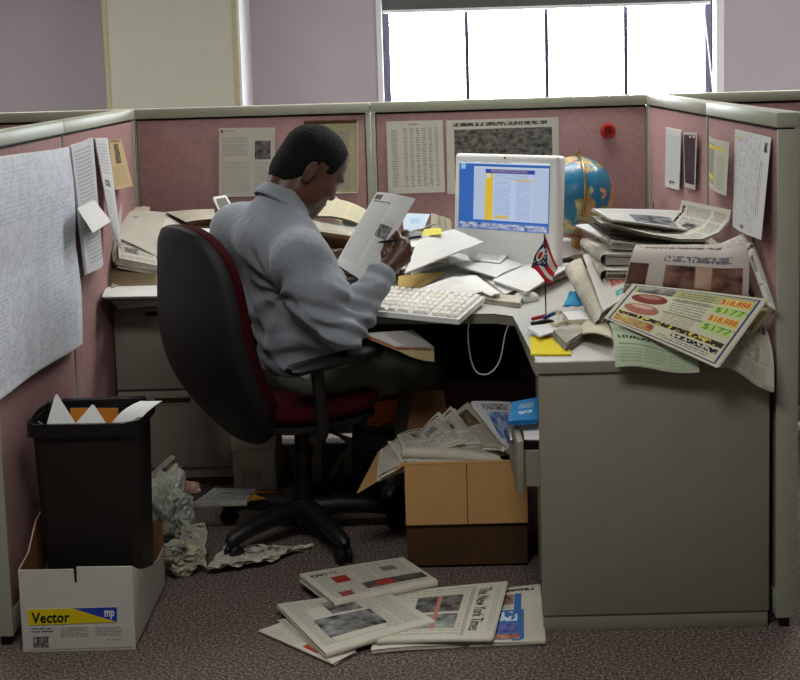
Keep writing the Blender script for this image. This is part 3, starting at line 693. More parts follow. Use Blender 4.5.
# ------------------------------------------------------------------ the man: one implicit surface, polygonised
class Field:
    def __init__(self, lo, hi, h):
        self.lo = np.array(lo, dtype=float); self.h = h
        self.n = np.ceil((np.array(hi)-self.lo)/h).astype(int)+1
        self.D = np.full(self.n, .5, dtype=np.float32)
    def sub(self, lo, hi, pad):
        a = np.clip(np.floor((np.array(lo)-pad-self.lo)/self.h).astype(int), 0, self.n-1); b_ = np.clip(np.ceil((np.array(hi)+pad-self.lo)/self.h).astype(int)+1, 1, self.n)
        sl = tuple(slice(i, j) for i, j in zip(a, b_))
        ax = [self.lo[i]+self.h*np.arange(a[i], b_[i]) for i in range(3)]
        return sl, ax[0][:, None, None].astype(np.float32), ax[1][None, :, None].astype(np.float32), ax[2][None, None, :].astype(np.float32)
    def put(self, sl, d, k, op='add'):
        A = self.D[sl]
        if op == 'add':
            h = np.maximum(k-np.abs(A-d), 0)/max(k, 1e-6); self.D[sl] = np.minimum(A, d)-h*h*k/4
        else:
            d = -d; h = np.maximum(k-np.abs(A-d), 0)/max(k, 1e-6); self.D[sl] = np.maximum(A, d)+h*h*k/4
    def cone(self, a, b_, r1, r2, k=.02, op='add'):
        a = np.array(a, dtype=float); b_ = np.array(b_, dtype=float); r = max(r1, r2)
        sl, X, Y, Zz = self.sub(np.minimum(a, b_)-r, np.maximum(a, b_)+r, k+.03)
        ba = b_-a; L2 = ba@ba
        t_ = np.clip(((X-a[0])*ba[0]+(Y-a[1])*ba[1]+(Zz-a[2])*ba[2])/max(L2, 1e-9), 0, 1)
        d = np.sqrt((X-a[0]-t_*ba[0])**2+(Y-a[1]-t_*ba[1])**2+(Zz-a[2]-t_*ba[2])**2) - (r1+(r2-r1)*t_)
        self.put(sl, d, k, op)
    def chain(self, pts, rad, k=.02):
        for i in range(len(pts)-1): self.cone(pts[i], pts[i+1], rad[i], rad[i+1], k)
    def ell(self, c, r, F=None, k=.02, op='add'):
        c = np.array(c, dtype=float); F = np.eye(3) if F is None else np.array(F, dtype=float)   # rows of F = local axes
        e = np.sqrt(((F.T*np.array(r))**2).sum(1)); sl, X, Y, Zz = self.sub(c-e, c+e, k+.03)
        q = [((X-c[0])*f_[0]+(Y-c[1])*f_[1]+(Zz-c[2])*f_[2]) for f_ in F]
        k0 = np.sqrt(sum((q[i]/r[i])**2 for i in range(3))); k1 = np.sqrt(sum((q[i]/r[i]**2)**2 for i in range(3)))
        self.put(sl, k0*(k0-1)/np.maximum(k1, 1e-6), k, op)
    def grid(self):
        return self.sub(self.lo, self.lo+self.h*(self.n-1), 0)[1:]
    def mesh(self, name, mats, parent=None, smooth_it=2, disp=None):
        D = self.D; n = self.n; ins = D < 0
        cnt = np.zeros(n-1, dtype=np.int8)
        for dx in (0, 1):
            for dy in (0, 1):
                for dz in (0, 1): cnt += ins[dx:n[0]-1+dx, dy:n[1]-1+dy, dz:n[2]-1+dz]
        cells = np.argwhere((cnt > 0) & (cnt < 8)); idx = np.full(n-1, -1, dtype=np.int32); idx[tuple(cells.T)] = np.arange(len(cells))
        acc = np.zeros((len(cells), 3)); num = np.zeros(len(cells))
        off = [np.array(o) for o in ((0,0,0),(1,0,0),(0,1,0),(1,1,0),(0,0,1),(1,0,1),(0,1,1),(1,1,1))]
        for i in range(8):
            for j in range(i+1, 8):
                if np.abs(off[i]-off[j]).sum() != 1: continue
                va = D[tuple((cells+off[i]).T)]; vb_ = D[tuple((cells+off[j]).T)]; m = (va < 0) != (vb_ < 0)
                t_ = np.where(m, va/np.where(m, va-vb_, 1), 0)[:, None]
                acc += np.where(m[:, None], off[i]+(off[j]-off[i])*t_, 0); num += m
        V = self.lo+self.h*(cells+acc/num[:, None])
        Q = []
        for ax in range(3):
            b1, c1 = (ax+1) % 3, (ax+2) % 3
            sl0 = [slice(None)]*3; sl1 = [slice(None)]*3; sl0[ax] = slice(0, n[ax]-1); sl1[ax] = slice(1, n[ax])
            A, B = ins[tuple(sl0)], ins[tuple(sl1)]
            e = np.argwhere(A != B); ok = (e[:, b1] > 0) & (e[:, c1] > 0) & (e[:, b1] < n[b1]-1) & (e[:, c1] < n[c1]-1); e = e[ok]
            fl = A[tuple(e.T)]
            def cell(db, dc):
                q = e.copy(); q[:, b1] += db; q[:, c1] += dc; return idx[tuple(q.T)]
            q = np.stack([cell(-1, -1), cell(0, -1), cell(0, 0), cell(-1, 0)], 1)
            q[~fl] = q[~fl][:, ::-1]; Q.append(q)
        Q = np.concatenate(Q)
        for _ in range(smooth_it):
            s = np.zeros_like(V); w = np.zeros(len(V))
            for a_, b_ in ((0, 1), (1, 2), (2, 3), (3, 0)):
                np.add.at(s, Q[:, a_], V[Q[:, b_]]); np.add.at(w, Q[:, a_], 1); np.add.at(s, Q[:, b_], V[Q[:, a_]]); np.add.at(w, Q[:, b_], 1)
            V = V*.5+s/w[:, None]*.5
        me = bpy.data.meshes.new(name); me.from_pydata(V.tolist(), [], Q.tolist()); me.update()
        if disp:
            nr = np.empty(len(V)*3); me.vertices.foreach_get('normal', nr); V = V+nr.reshape(-1, 3)*disp(V)[:, None]
            me.vertices.foreach_set('co', V.ravel()); me.update()
        return link(name, me, mats, parent, True)

def A3(px, py, y): return np.array(at(px, py, y=y))
# joints, read off the photograph at their depth
MH = math.radians(56); md = np.array([math.sin(MH), math.cos(MH), 0]); mr = np.array([math.cos(MH), -math.sin(MH), 0]); mz = np.array([0, 0, 1.])
pel = np.array(CB)+np.array([.02, .02, .57])
shR = A3(300, 259, -1.33); shL = A3(238, 231, -1.06)
nk = A3(281, 205, -1.15)                            # base of the neck
elR = A3(342, 333, -1.36); wrR = A3(381, 274, -1.24)
hipR = pel+mr*.095+mz*-.01; hipL = pel-mr*.095+mz*-.01
knR = A3(424, 372, -.93); knL = A3(414, 388, -.72)
anR = A3(398, 486, -.90); anL = A3(345, 470, -.80)
elL = A3(275, 300, -.86); wrL = A3(322, 268, -.97)
hc = A3(311, 167, -1.10)                            # middle of the head
# head frame
HH = math.radians(62); HP = math.radians(39)
hf = np.array([math.sin(HH)*math.cos(HP), math.cos(HH)*math.cos(HP), -math.sin(HP)]); hs = np.array([math.cos(HH), -math.sin(HH), 0]); hu = np.cross(hs, hf)
HF = np.array([hf, hs, hu]); HS = 1.09
def H(f, s, u): return hc+(hf*f+hs*s+hu*u)*HS
def hr(*r): return [x*HS for x in r]

def head_into(F):
    F.ell(H(-.004, 0, .03), hr(.100, .077, .088), HF, .02)
    F.ell(H(.030, 0, -.045), hr(.066, .060, .080), HF, .04)
    F.ell(H(.058, 0, -.085), hr(.036, .040, .030), HF, .03)
    F.ell(H(.079, 0, -.108), hr(.018, .022, .016), HF, .02)
    for s in (-1, 1):
        F.ell(H(.082, s*.028, .016), hr(.016, .028, .010), HF, .015)
        F.ell(H(.063, s*.044, -.032), hr(.024, .022, .024), HF, .02)
        F.ell(H(.020, s*.054, -.075), hr(.035, .014, .030), HF, .03)
        F.ell(H(.094, s*.031, -.008), hr(.014, .017, .011), HF, .01, 'sub')
        F.ell(H(.079, s*.030, -.008), hr(.014, .014, .012), HF, .004)
        e = np.array([hf*.94-hs*s*.34*1, hs*s*.94+hf*.34, hu]); 
        F.ell(H(-.026, s*.081, -.028), hr(.021, .0075, .034), e, .006)
        F.ell(H(-.024, s*.077, -.052), hr(.011, .008, .012), e, .006)
        F.ell(H(-.020, s*.089, -.024), hr(.011, .006, .019), e, .004, 'sub')
    F.cone(H(.090, 0, .004), H(.103, 0, -.032), .009*HS, .014*HS, .012)
    for s in (-1, 1): F.ell(H(.096, s*.013, -.036), hr(.011, .009, .009), HF, .006)
    F.ell(H(.090, 0, -.066), hr(.013, .024, .007), HF, .008); F.ell(H(.087, 0, -.080), hr(.013, .021, .008), HF, .006)
    F.cone(H(.104, -.018, -.073), H(.104, .018, -.073), .002, .002, .004, 'sub')
    F.cone(H(-.035, 0, -.055), nk+np.array([0, 0, -.03]), .058, .066, .035)
    F.cone(H(-.060, 0, -.045), nk-md*.03, .036, .05, .03)

def hand(F, wr, knuck, wid, tips, thumb, r=.0085):
    """wrist, the four knuckle points, then for every finger a list of joints; every finger a chain of its own"""
    for kp in knuck: F.cone(wr, kp, .021, .0115, .016)
    for kp, js in zip(knuck, tips):
        pts = [kp]+js; F.chain(pts, [r*1.12, r*1.05, r, r*.86][:len(pts)], .006)
    F.chain(thumb, [.015, .0125, .0105, .009][:len(thumb)], .01)

# right hand: back of the hand to us, curled round the pen, two finger tips up
yh = -1.19
wrHR = A3(386, 270, -1.22)
knR_ = [A3(402, 241, yh-.02), A3(407.5, 246, yh-.03), A3(409, 253, yh-.03), A3(407, 260, yh-.025)]
tipR = [[A3(397.5, 233, yh+.01), A3(394, 236.5, yh+.035), A3(390, 241, yh+.035)],
        [A3(406.5, 232.5, yh+.01), A3(401, 233.5, yh+.04), A3(396, 240, yh+.045)],
        [A3(407, 243, yh+.02), A3(399, 243, yh+.045), A3(394, 247, yh+.04)],
        [A3(404, 252, yh+.02), A3(397, 252, yh+.04), A3(393, 254, yh+.035)]]
thR = [A3(386, 262, -1.2), A3(385, 253, yh+.0), A3(387, 245, yh+.02), A3(392, 240, yh+.03)]
# left hand holding the lower left of the paper
wrHL = wrL
kL = [A3(334, 258, -1.03), A3(334, 262, -1.045), A3(333, 266, -1.055), A3(331, 270, -1.06)]
tL = [[p_+np.array([.03, -.005, .004]), p_+np.array([.05, -.012, .0]), p_+np.array([.062, -.014, -.006])] for p_ in kL]
thL = [A3(326, 262, -.99), A3(333, 254, -1.02), A3(340, 252, -1.035), A3(345, 252, -1.05)]

def torso(F, g):
    F.ell(pel, [.125+g, .175+g, .12+g], [md, mr, mz], .05)
    mid = (pel*.55+nk*.45); up_ = pel*.25+nk*.75
    ax = (nk-pel)/np.linalg.norm(nk-pel); fwd = np.cross(mr, ax)*-1
    fwd = fwd if fwd@md > 0 else -fwd
    F.ell(mid+fwd*.015, [.125+g, .165+g, .17+g], [fwd, mr, ax], .06)
    sh = (shR-shL)/np.linalg.norm(shR-shL)
    F.ell(up_-ax*.045-fwd*.02, [.105+g, .170+g, .17+g], [fwd, sh, ax], .06)
    F.chain([shR, (shR+shL)/2+ax*.02, shL], [.058+g, .066+g, .060+g], .08)
    F.ell(pel*.72+nk*.28-fwd*.0+mr*.03, [.135+g, .18+g, .15+g], [fwd, mr, ax], .08)
    F.chain([nk-ax*.03, shR], [.052+g, .050+g], .06); F.chain([nk-ax*.03, shL], [.052+g, .050+g], .06)
def arms(F, g, stop=1.0, k=.03):
    for s_, e_, w_ in ((shR, elR, wrR), (shL, elL, wrL)):
        F.chain([s_, (s_+e_)/2, e_], [.062+g, .057+g, .048+g], k)
        F.chain([e_, e_*.6+w_*.4, e_*(1-stop)+w_*stop], [.047+g, .044+g, .031+g], .02)
def legs(F, g):
    for h_, k_, a_ in ((hipR, knR, anR), (hipL, knL, anL)):
        F.chain([h_, (h_+k_)/2, k_], [.088+g, .076+g, .057+g], .03); F.chain([k_, k_*.65+a_*.35, a_], [.055+g, .052+g, .036+g], .02)

lo = np.minimum.reduce([pel-.3, shL-.2, elR-.15, shR-.15, knL-.2, anL-.15, anR-.2]); hi = np.maximum.reduce([hc+.2, knR+.2, knL+.2, np.array(tipR[1][0])+.1])
lo[2] = .0
body = Field(lo, hi, .004)
torso(body, -.016); arms(body, -.010); legs(body, -.012)
head_into(body)
body.cone(wrR, wrHR, .027, .024, .012); hand(body, wrHR, knR_, 0, tipR, thR); hand(body, wrHL, kL, 0, tL, thL)
for a_, k_ in ((anR, knR), (anL, knL)): body.chain([a_, a_+md*.10-mz*.045, a_+md*.15-mz*.055], [.036, .034, .024], .02)
man = body.mesh('person', M['skin'], None, 2)
tag(man, 'man in a grey shirt seated with his back turned, reading a page', 'person')
del body

# shirt, open at the neck and the cuffs
F = Field(np.minimum.reduce([pel-.32, shL-.2, elL-.1, elR-.16, shR-.16]), np.maximum.reduce([nk+.13, wrR+.12, shR+.15, pel+.2]), .005)
torso(F, .004); arms(F, .010, .97, .075)
nd = md*.60+mz*.80; nd = nd/np.linalg.norm(nd)
F.cone(nk-nd*.05, nk+nd*.022, .078, .0735, .03)
ax = (nk-pel)/np.linalg.norm(nk-pel)
X, Y, Zz = F.grid()
dpl = ((X-pel[0])*ax[0]+(Y-pel[1])*ax[1]+(Zz-pel[2])*ax[2])
F.D = np.maximum(F.D, -(dpl-.01)).astype(np.float32)                               # waist
F.D = np.maximum(F.D, dpl-1e3).astype(np.float32)
F.cone(nk-nd*.01, nk+nd*.14, .0655, .0655, .004, 'sub')
def fold_noise(V):
    out = np.zeros(len(V)); arm_ = (shR+elR)/2
    ua = (elR-shR)/np.linalg.norm(elR-shR); fa = (wrR-elR)/np.linalg.norm(wrR-elR)
    diag = (ax*.6+mr*.8); diag /= np.linalg.norm(diag)
    pit = shR*.72+pel*.28
    for i, p_ in enumerate(V):
        wv = noise.noise(Vector(p_*4))*.5
        d = p_-pit; r_ = np.linalg.norm(d)+1e-6                       # creases fanning out of the armpit
        ang = math.atan2(d@mz, d@mr)
        fan = math.sin(ang*9+wv*5)*math.exp(-(r_/.22)**2)*min(1, r_/.06)
        e = max(0, 1-np.linalg.norm(p_-elR)/.19)
        ring = math.sin((p_@(fa-ua*.6))*95+wv*9+(p_@mr)*14)*e         # bunching in the bend of the elbow
        back = 1-abs(noise.noise(Vector((p_@diag*13+wv*2, p_@md*4, p_@(ax*.8-mr*.6)*5))))*2.4
        low = min(1, max(0, ((nk-p_)@ax-.10)/.2))
        w = max(0, 1-np.linalg.norm(p_-wrR)/.1)
        waist = math.sin((p_@ax)*75+wv*8)*max(0, 1-abs((p_-pel)@ax-.12)/.13)
        out[i] = .010*fan + .0095*ring + .011*back*low + .006*waist + .004*w*math.sin((p_@fa)*120+wv*6) + .0012*noise.noise(Vector(p_*60))
    return out
shirt = F.mesh('shirt', M['shirt'], man, 2, fold_noise); del F
# collar: a band round the neck, folded outwards
b = MB(); side = np.cross(nd, mr); side /= np.linalg.norm(side); sd = np.cross(side, nd); rows = []
fw_ = side if side@md > 0 else -side
for r_, h_ in ((.067, -.005), (.0675, .036), (.072, .043), (.078, .038), (.091, .000), (.087, -.006), (.075, .030), (.070, .032)):
    row = []
    for k in range(40):
        a = 2*PI*k/40; fr = max(0, math.cos(a))
        row.append(b.bm.verts.new(Vector(nk + fw_*math.cos(a)*r_*(1.06) + sd*math.sin(a)*r_ + nd*(h_-.014*fr-.004))))
    rows.append(row)
for i in range(len(rows)):
    j = (i+1) % len(rows)
    if j == 0: continue
    for k in range(40): b.bm.faces.new((rows[i][k], rows[i][(k+1) % 40], rows[j][(k+1) % 40], rows[j][k]))
b.build('shirt_collar', M['shirt'], shirt, True)
fa = (wrR-elR)/np.linalg.norm(wrR-elR)
b = MB(); b.lathe([(.036, -.05), (.0385, -.045), (.0385, .006), (.036, .009), (.031, .006)], Vector(wrR), Vector(fa), 28); b.build('shirt_cuff', M['shirt'], shirt, True)
# trousers
F = Field(np.minimum.reduce([pel-.28, anL-.12, anR-.12]), np.maximum.reduce([pel+.2, knR+.14, knL+.14]), .006); 
F.ell(pel-mz*.01, [.137, .185, .125], [md, mr, mz], .05); legs(F, .006)
X, Y, Zz = F.grid(); dpl = ((X-pel[0])*ax[0]+(Y-pel[1])*ax[1]+(Zz-pel[2])*ax[2]); F.D = np.maximum(F.D, dpl-.07).astype(np.float32)
F.mesh('trousers', M['trouser'], man, 2, lambda V: np.array([.006*noise.noise(Vector(p_*18)) for p_ in V])); del F
for a_ in (anR, anL):
    F = Field(a_-.2, a_+.3, .006); F.D[:] = .5
    F.chain([a_-md*.03-mz*.03, a_+md*.08-mz*.052, a_+md*.16-mz*.062], [.043, .041, .033], .03); F.cone(a_+mz*.01, a_-mz*.02, .041, .043, .02)
    F.mesh('shoe', M['shoe'], man, 2)
# hair: a shell over the skull, cut along the hairline
F = Field(hc-.2, hc+.22, .003)
F.ell(H(-.006, 0, .033), hr(.104, .0815, .091), HF, .01); F.ell(H(-.046, 0, -.036), hr(.062, .065, .080), HF, .03)
X, Y, Zz = F.grid(); q = [((X-hc[0])*a_[0]+(Y-hc[1])*a_[1]+(Zz-hc[2])*a_[2])/HS for a_ in (hf, hs, hu)]
cut = np.minimum(.047+.22*(q[2]-.03)-q[0], 9)
low = np.where(q[0] < -.012, q[2]+.112-(q[0]+.085)*1.15, np.where(q[0] < .018, q[2]-.018, q[2]+.012))
cut = np.minimum(cut, low)*.8
F.D = np.maximum(F.D, -cut*HS).astype(np.float32)
F.mesh('hair', M['hair'], man, 1, lambda V: np.array([.0016*noise.noise(Vector(p_*160)) for p_ in V]))
F = Field(hc-.2, hc+.22, .003)
F.ell(H(-.004, 0, .03), hr(.1013, .0783, .0893), HF, .01)
for s in (1,):
    pass
sb = ((q[0]-.030)/.020)**2+((q[2]-.004)/.032)**2
F.D = np.maximum(F.D, ((np.sqrt(sb)-1)*.02).astype(np.float32)); F.D = np.maximum(F.D, (.02-np.abs(q[1])).astype(np.float32))
F.mesh('sideburn', M['greyhair'], man, 1)
for s in (-1, 1):
    e = MB().ball(Vector(H(.0825, s*.030, -.008)), .0125*HS).build('eye', mat('eye_white_%d' % (s+1), (190, 184, 176), .3, .5), man, True)
    MB().ball(Vector(H(.0905, s*.030, -.010)), .0062*HS).build('iris', M['ink'], e, True)

# the page he reads and the pen in his hand
def pbend(u, v): return .010*math.sin(PI*u)-.012*v*v
rd = page('reading_page', (220, 220, 216), [('photo', .04, .03, .24, .10, srgb(25, 25, 25), srgb(140, 140, 140), 14), ('text', .05, .14, .6, .9, 30, 1, .24), ('text', .64, .30, .94, .9, 24, 1, .2), ('head', .05, .11, .55, .13, 30, srgb(60, 60, 60)), ('photo', .58, .37, .88, .52, srgb(25, 25, 25), srgb(160, 160, 160), 10), ('text', .1, .02, .9, .1, 4, 1, .15)], 8)
sheet('printed_page', [at(377, 192, y=-.99), at(415, 199, y=-1.10), at(366, 283, y=-1.20), at(334, 262, y=-1.09)], [rd, M['paper']], 'white printed page with two small photographs held up by the man', 'paper', layers=3, gap=.0015, bend=pbend, jit=.003, seed=5)
p0, p1 = at(377.5, 242.5, y=yh+.02), at(421, 236.5, y=yh-.02)
b = MB(); b.tube([p0, p0.lerp(p1, .08), p0.lerp(p1, .1), p1], [.001, .0035, .0042, .0042], 8); pn = b.build('pen', M['black'], None, True)
tag(pn, "black pen held across the man's right hand", 'pen')
# paperback lying on his thigh
bk = thing('paperback_book', at(400, 352, y=-1.28), "thick paperback with a pale cover and orange trim on the man's thigh", 'book')
T = [at(364, 333, y=-1.33), at(413, 330, y=-1.19), at(434, 347, y=-1.25), at(396, 346, y=-1.37)]
def slab(C, dz0, dz1, n=10, sag=.0):
    b = MB(); top = []; bot = []
    for i in range(n+1):
        top.append([b.bm.verts.new(bil(C, i/n, j/n)+Z*(dz1-sag*(1-i/n)**2*(.3))) for j in range(n+1)]); bot.append([b.bm.verts.new(bil(C, i/n, j/n)+Z*(dz0+sag*(i/n-1)**2*1.2)) for j in range(n+1)])
    for i in range(n):
        for j in range(n):
            b.bm.faces.new((top[i][j], top[i+1][j], top[i+1][j+1], top[i][j+1])); b.bm.faces.new((bot[i][j+1], bot[i+1][j+1], bot[i+1][j], bot[i][j]))
    for i in range(n):
        b.bm.faces.new((top[i][0], bot[i][0], bot[i+1][0], top[i+1][0])); b.bm.faces.new((top[i+1][n], bot[i+1][n], bot[i][n], top[i][n]))
        b.bm.faces.new((top[0][i+1], bot[0][i+1], bot[0][i], top[0][i])); b.bm.faces.new((top[n][i], bot[n][i], bot[n][i+1], top[n][i+1]))
    return b
slab(T, -.046, -.004, sag=.03).build('page_block', mat('yellowed_page_block', (224, 206, 156), .9, .1, var=.12, vscale=90), bk)
slab(T, -.012, -.0042, sag=.0).build('trim_band', mat('salmon_band', (186, 98, 74), .8, .2), bk)
slab(T, -.0042, 0).build('cover', page('book_cover', (186, 182, 178), [('photo', .02, .02, .98, .98, srgb(150, 140, 140), srgb(205, 205, 200), 4)], 3), bk)
# ------------------------------------------------------------------ computer
i0, i1 = at(454.5, 152, y=-.30), at(559, 157, y=-.60)
i1.z = i0.z = (i0.z+i1.z)/2
iw = (i1-i0).length; ix = (i1-i0).normalized(); iup = (Z - ix.cross(Z)*0).normalized(); ifr = Vector((ix.y, -ix.x, 0)).normalized()
if ifr.dot(CAM-i0) < 0: ifr = -ifr
TL_ = math.radians(4); iup = (Z*math.cos(TL_)-ifr*math.sin(TL_)); ifn = (ifr*math.cos(TL_)+Z*math.sin(TL_))
ih = iw*.90
RI = Matrix((ix, -ifn, iup)).transposed()
ic = i0+ix*iw/2-iup*ih/2
pc = thing('computer', (ic.x, ic.y, ZD), 'white all-in-one desktop computer with a lit blue screen, in the right back corner', 'computer')
MB().box(ic-ifn*.025, (iw, .05, ih), RI, .014, 0, 4).build('housing', M['white'], pc, 40)
tx0, ty0, tx1, ty1 = .055, .065, .925, .66       # display, as fractions of the front
scq = [ic+ix*iw*(u-.5)+iup*ih*(.5-v)+ifn*.0012 for u, v in ((tx0, ty0), (tx1, ty0), (tx1, ty1), (tx0, ty1))]
B_, W_ = srgb(38, 96, 178), srgb(196, 208, 226)
scr = page('screen_picture', (40, 100, 184), [('solid', 0, 0, 1, .035, srgb(214, 224, 236)), ('text', .02, .004, .6, .03, 1, 3, .6), ('solid', .02, .03, .07, .12, srgb(150, 190, 230)),
    ('solid', .17, .075, .99, .86, srgb(178, 196, 222)), ('solid', .17, .075, .99, .10, srgb(196, 208, 224)), ('solid', .30, .11, .82, .86, srgb(186, 204, 232)), ('solid', .30, .11, .84, .17, srgb(40, 58, 150)), ('text', .36, .115, .8, .165, 2, 1, .6, srgb(200, 160, 160)), ('solid', .30, .17, .385, .86, srgb(226, 186, 40)), ('solid', .31, .18, .36, .24, srgb(210, 210, 200)),
    ('text', .40, .19, .81, .27, 3, 1, .35, srgb(90, 100, 140)), ('text', .40, .28, .60, .78, 18, 1, .35, srgb(80, 100, 170)), ('text', .64, .26, .82, .84, 20, 1, .35, srgb(80, 100, 170)), ('solid', .40, .78, .57, .83, srgb(206, 186, 110)), ('solid', .63, .25, .82, .275, srgb(206, 176, 120)),
    ('solid', 0, .89, 1, 1, srgb(66, 116, 190)), ('photo', .02, .905, .98, .985, srgb(40, 70, 150), srgb(210, 215, 225), 16)], 4, emit=.85)
s_ = sheet('screen', scq, [scr, M['black']], parent=pc, n=2, thick=.0008)
b = MB(); b.poly([ic+ix*iw*(u-.5)+iup*ih*(.5-v)+ifn*.0003 for u, v in ((tx0-.006, ty0-.007), (tx1+.006, ty0-.007), (tx1+.006, ty1+.007), (tx0-.006, ty1+.007))], ifn*.0004); b.build('screen_bezel', M['key'], pc)
MB().lathe([(0, .001), (.004, .001), (.004, 0)], ic+iup*ih*(.5-.03)+ifn*.0003, ifn).build('camera_eye', M['ink'], pc)
b = MB(); f0 = ic-iup*ih*.5-ifn*.04; b.box(Vector((f0.x, f0.y, (f0.z+ZD+.01)/2)), (.2, .008, max(.03, f0.z-ZD+.06)), RI, .003); b.box(Vector((f0.x, f0.y, ZD+.005))+ifr*.03, (.2, .18, .009), Matrix((ix, -ifr, Z)).transposed(), .003); b.build('stand', M['metal'], pc, 40)

# globe behind it
gc = at(575.5, 195, y=-.26); gr = .1475
gb = thing('globe', (gc.x, gc.y, ZD), 'blue world globe on a stand between the computer and the right partition', 'globe')
N = NT('globe_map'); v_ = N.obj(); nz = N.noise(v_, 6.5, 5, .6); nz2 = N.noise(v_, 9, 3)
land = N.ramp(nz2, [(.3, srgb(190, 110, 70)), (.45, srgb(206, 176, 130)), (.55, srgb(120, 140, 80)), (.7, srgb(190, 120, 60))])
N.t.links.new(N.mix(N.ramp(nz, [(.49, (0, 0, 0, 1)), (.505, (1, 1, 1, 1))]), srgb(30, 108, 142), land), N.b.inputs['Base Color']); N.b.inputs['Roughness'].default_value = .3
MB().ball(gc, gr, None, 48).build('sphere', N.m, gb, True)
tl = Matrix.Rotation(math.radians(4), 3, 'Y')
b = MB(); b.tube([gc + tl @ Vector((math.sin(a)*.1+.004, -math.sin(a)*.995, math.cos(a)))*(gr+.006) for a in [PI*k/28 for k in range(29)]], .0045, 8); b.build('meridian_ring', M['brass'], gb, True)
MB().lathe([(0, 0), (.008, 0), (.008, .014), (.005, .02), (0, .021)], gc + tl @ Vector((0, 0, gr+.002)), tl @ Vector((0, 0, 1))).build('pole_knob', M['brass'], gb, True)
MB().lathe([(0, ZD+.001), (.09, ZD+.001), (.088, ZD+.012), (.03, ZD+.02), (.015, ZD+.05), (.02, gc.z-gr-.012), (.03, gc.z-gr-.006), (0, gc.z-gr-.006)], (gc.x, gc.y, 0), seg=28).build('stand', M['brass'], gb, True)

# keyboard
zk = ZD+.012
kq = [at(352, 283, z=zk+.018), at(485, 296.5, z=zk+.018), at(459, 319.5, z=zk+.008), at(326, 306, z=zk+.008)]
kb = thing('keyboard', (sum(kq, Vector())/4).xy.to_3d()+Z*ZD, 'white computer keyboard at the front edge of the desk by the man', 'keyboard')
slab(kq, -.016, 0).build('base', M['white'], kb)
rows_ = [15, 14, 13, 12, 8]
b = MB(); kn = (kq[1]-kq[3]).cross(kq[0]-kq[2]).normalized(); kn = kn if kn.z > 0 else -kn
cnt = 0
for r_ in range(6):
    v0, v1 = .04+r_*.155, .04+r_*.155+.135
    for (ua, ub, nc) in ((.02, .63, 13), (.65, .77, 3), (.79, .98, 4)):
        if r_ == 5 and nc == 13: cells = [(0, 1.3), (1.3, 2.6), (2.6, 4), (4, 9.5), (9.5, 11), (11, 13)]
        else: cells = [(i, i+1) for i in range(nc)]
        for c0, c1 in cells:
            u0 = ua+(ub-ua)*(c0+.08)/nc; u1 = ua+(ub-ua)*(c1-.08)/nc
            q = [bil(kq, *w)+kn*.001 for w in ((u0, v0), (u1, v0), (u1, v1), (u0, v1))]; c_ = sum(q, Vector())/4
            lo_ = [b.bm.verts.new(p) for p in q]; up_ = [b.bm.verts.new(c_+(p-c_)*.8+kn*.008) for p in q]
            b.bm.faces.new(up_)
            for i in range(4): b.bm.faces.new((lo_[i], lo_[(i+1) % 4], up_[(i+1) % 4], up_[i]))
o = b.build('keys', M['key'], kb); o['kind'] = 'stuff'
# mouse
mc = at(526, 301, z=ZD); b = MB(); b.ball(mc+Z*.008, (.044, .032, .026), Matrix.Rotation(.2, 3, 'Z'))
for v in b.bm.verts: v.co.z = max(v.co.z, ZD+.001)
tag(b.build('computer_mouse', M['white'], None, True), 'white computer mouse beside the flag, on the desk corner', 'mouse')
# cord hanging under the desk
b = MB(); ps = [at(508, 314, y=-1.24), at(505, 335, y=-1.22), at(500, 360, y=-1.2), at(490, 373, y=-1.2), at(478, 373, y=-1.2), at(471, 360, y=-1.2), at(468, 335, y=-1.22), at(469, 317, y=-1.19)]
ps[0].z = ZD-.033; ps[-1].z = ZD-.033
sm = []
for i in range(len(ps)-1):
    a, b_, c_, d_ = ps[max(i-1, 0)], ps[i], ps[i+1], ps[min(i+2, len(ps)-1)]
    for t_ in (0, .25, .5, .75): sm.append(.5*((2*b_)+(c_-a)*t_+(2*a-5*b_+4*c_-d_)*t_*t_+(3*b_-a-3*c_+d_)*t_**3))
sm.append(ps[-1])
b.tube(sm, .0022, 6); tag(b.build('cord', M['white'], None, True), 'white cable looping down below the keyboard corner', 'cable')

# flag on a little staff
fb = at(546, 322, z=ZD+.004); ft = at(544.5, 235, y=fb.y)
fg = thing('desk_flag', fb, 'small red, white and blue flag hanging from a black desk staff', 'flag')
MB().tube([fb, ft], .0022, 8).build('staff', M['black'], fg, True); MB().ball(ft, .004).build('finial', M['brass'], fg, True)
MB().lathe([(0, -.004), (.024, -.004), (.024, .004), (.006, .009), (0, .009)], fb).build('base', M['black'], fg, 40)
N = NT('flag_cloth'); uo, u, v = N.uv(); Mm = N.M
st = Mm('GREATER_THAN', Mm('FRACT', Mm('MULTIPLY', v, 2.5)), .5)
col = N.mix(st, srgb(186, 28, 44), srgb(222, 220, 214))
tri = Mm('LESS_THAN', Mm('MULTIPLY', Mm('ABSOLUTE', Mm('SUBTRACT', v, .5)), 1.0), Mm('MULTIPLY', Mm('SUBTRACT', .62, u), .85))
col = N.mix(tri, col, srgb(30, 36, 84))
def disc(cu, cv, r):
    du = Mm('SUBTRACT', u, cu); dv = Mm('MULTIPLY', Mm('SUBTRACT', v, cv), .62); return Mm('LESS_THAN', Mm('ADD', Mm('MULTIPLY', du, du), Mm('MULTIPLY', dv, dv)), r*r)
for cu, cv in ((.06, .2), (.06, .8), (.14, .3), (.14, .7), (.24, .26), (.24, .74), (.36, .4), (.36, .6), (.46, .5), (.4, .5), (.32, .32), (.32, .68)): col = N.mix(disc(cu, cv, .020), col, srgb(225, 225, 220))
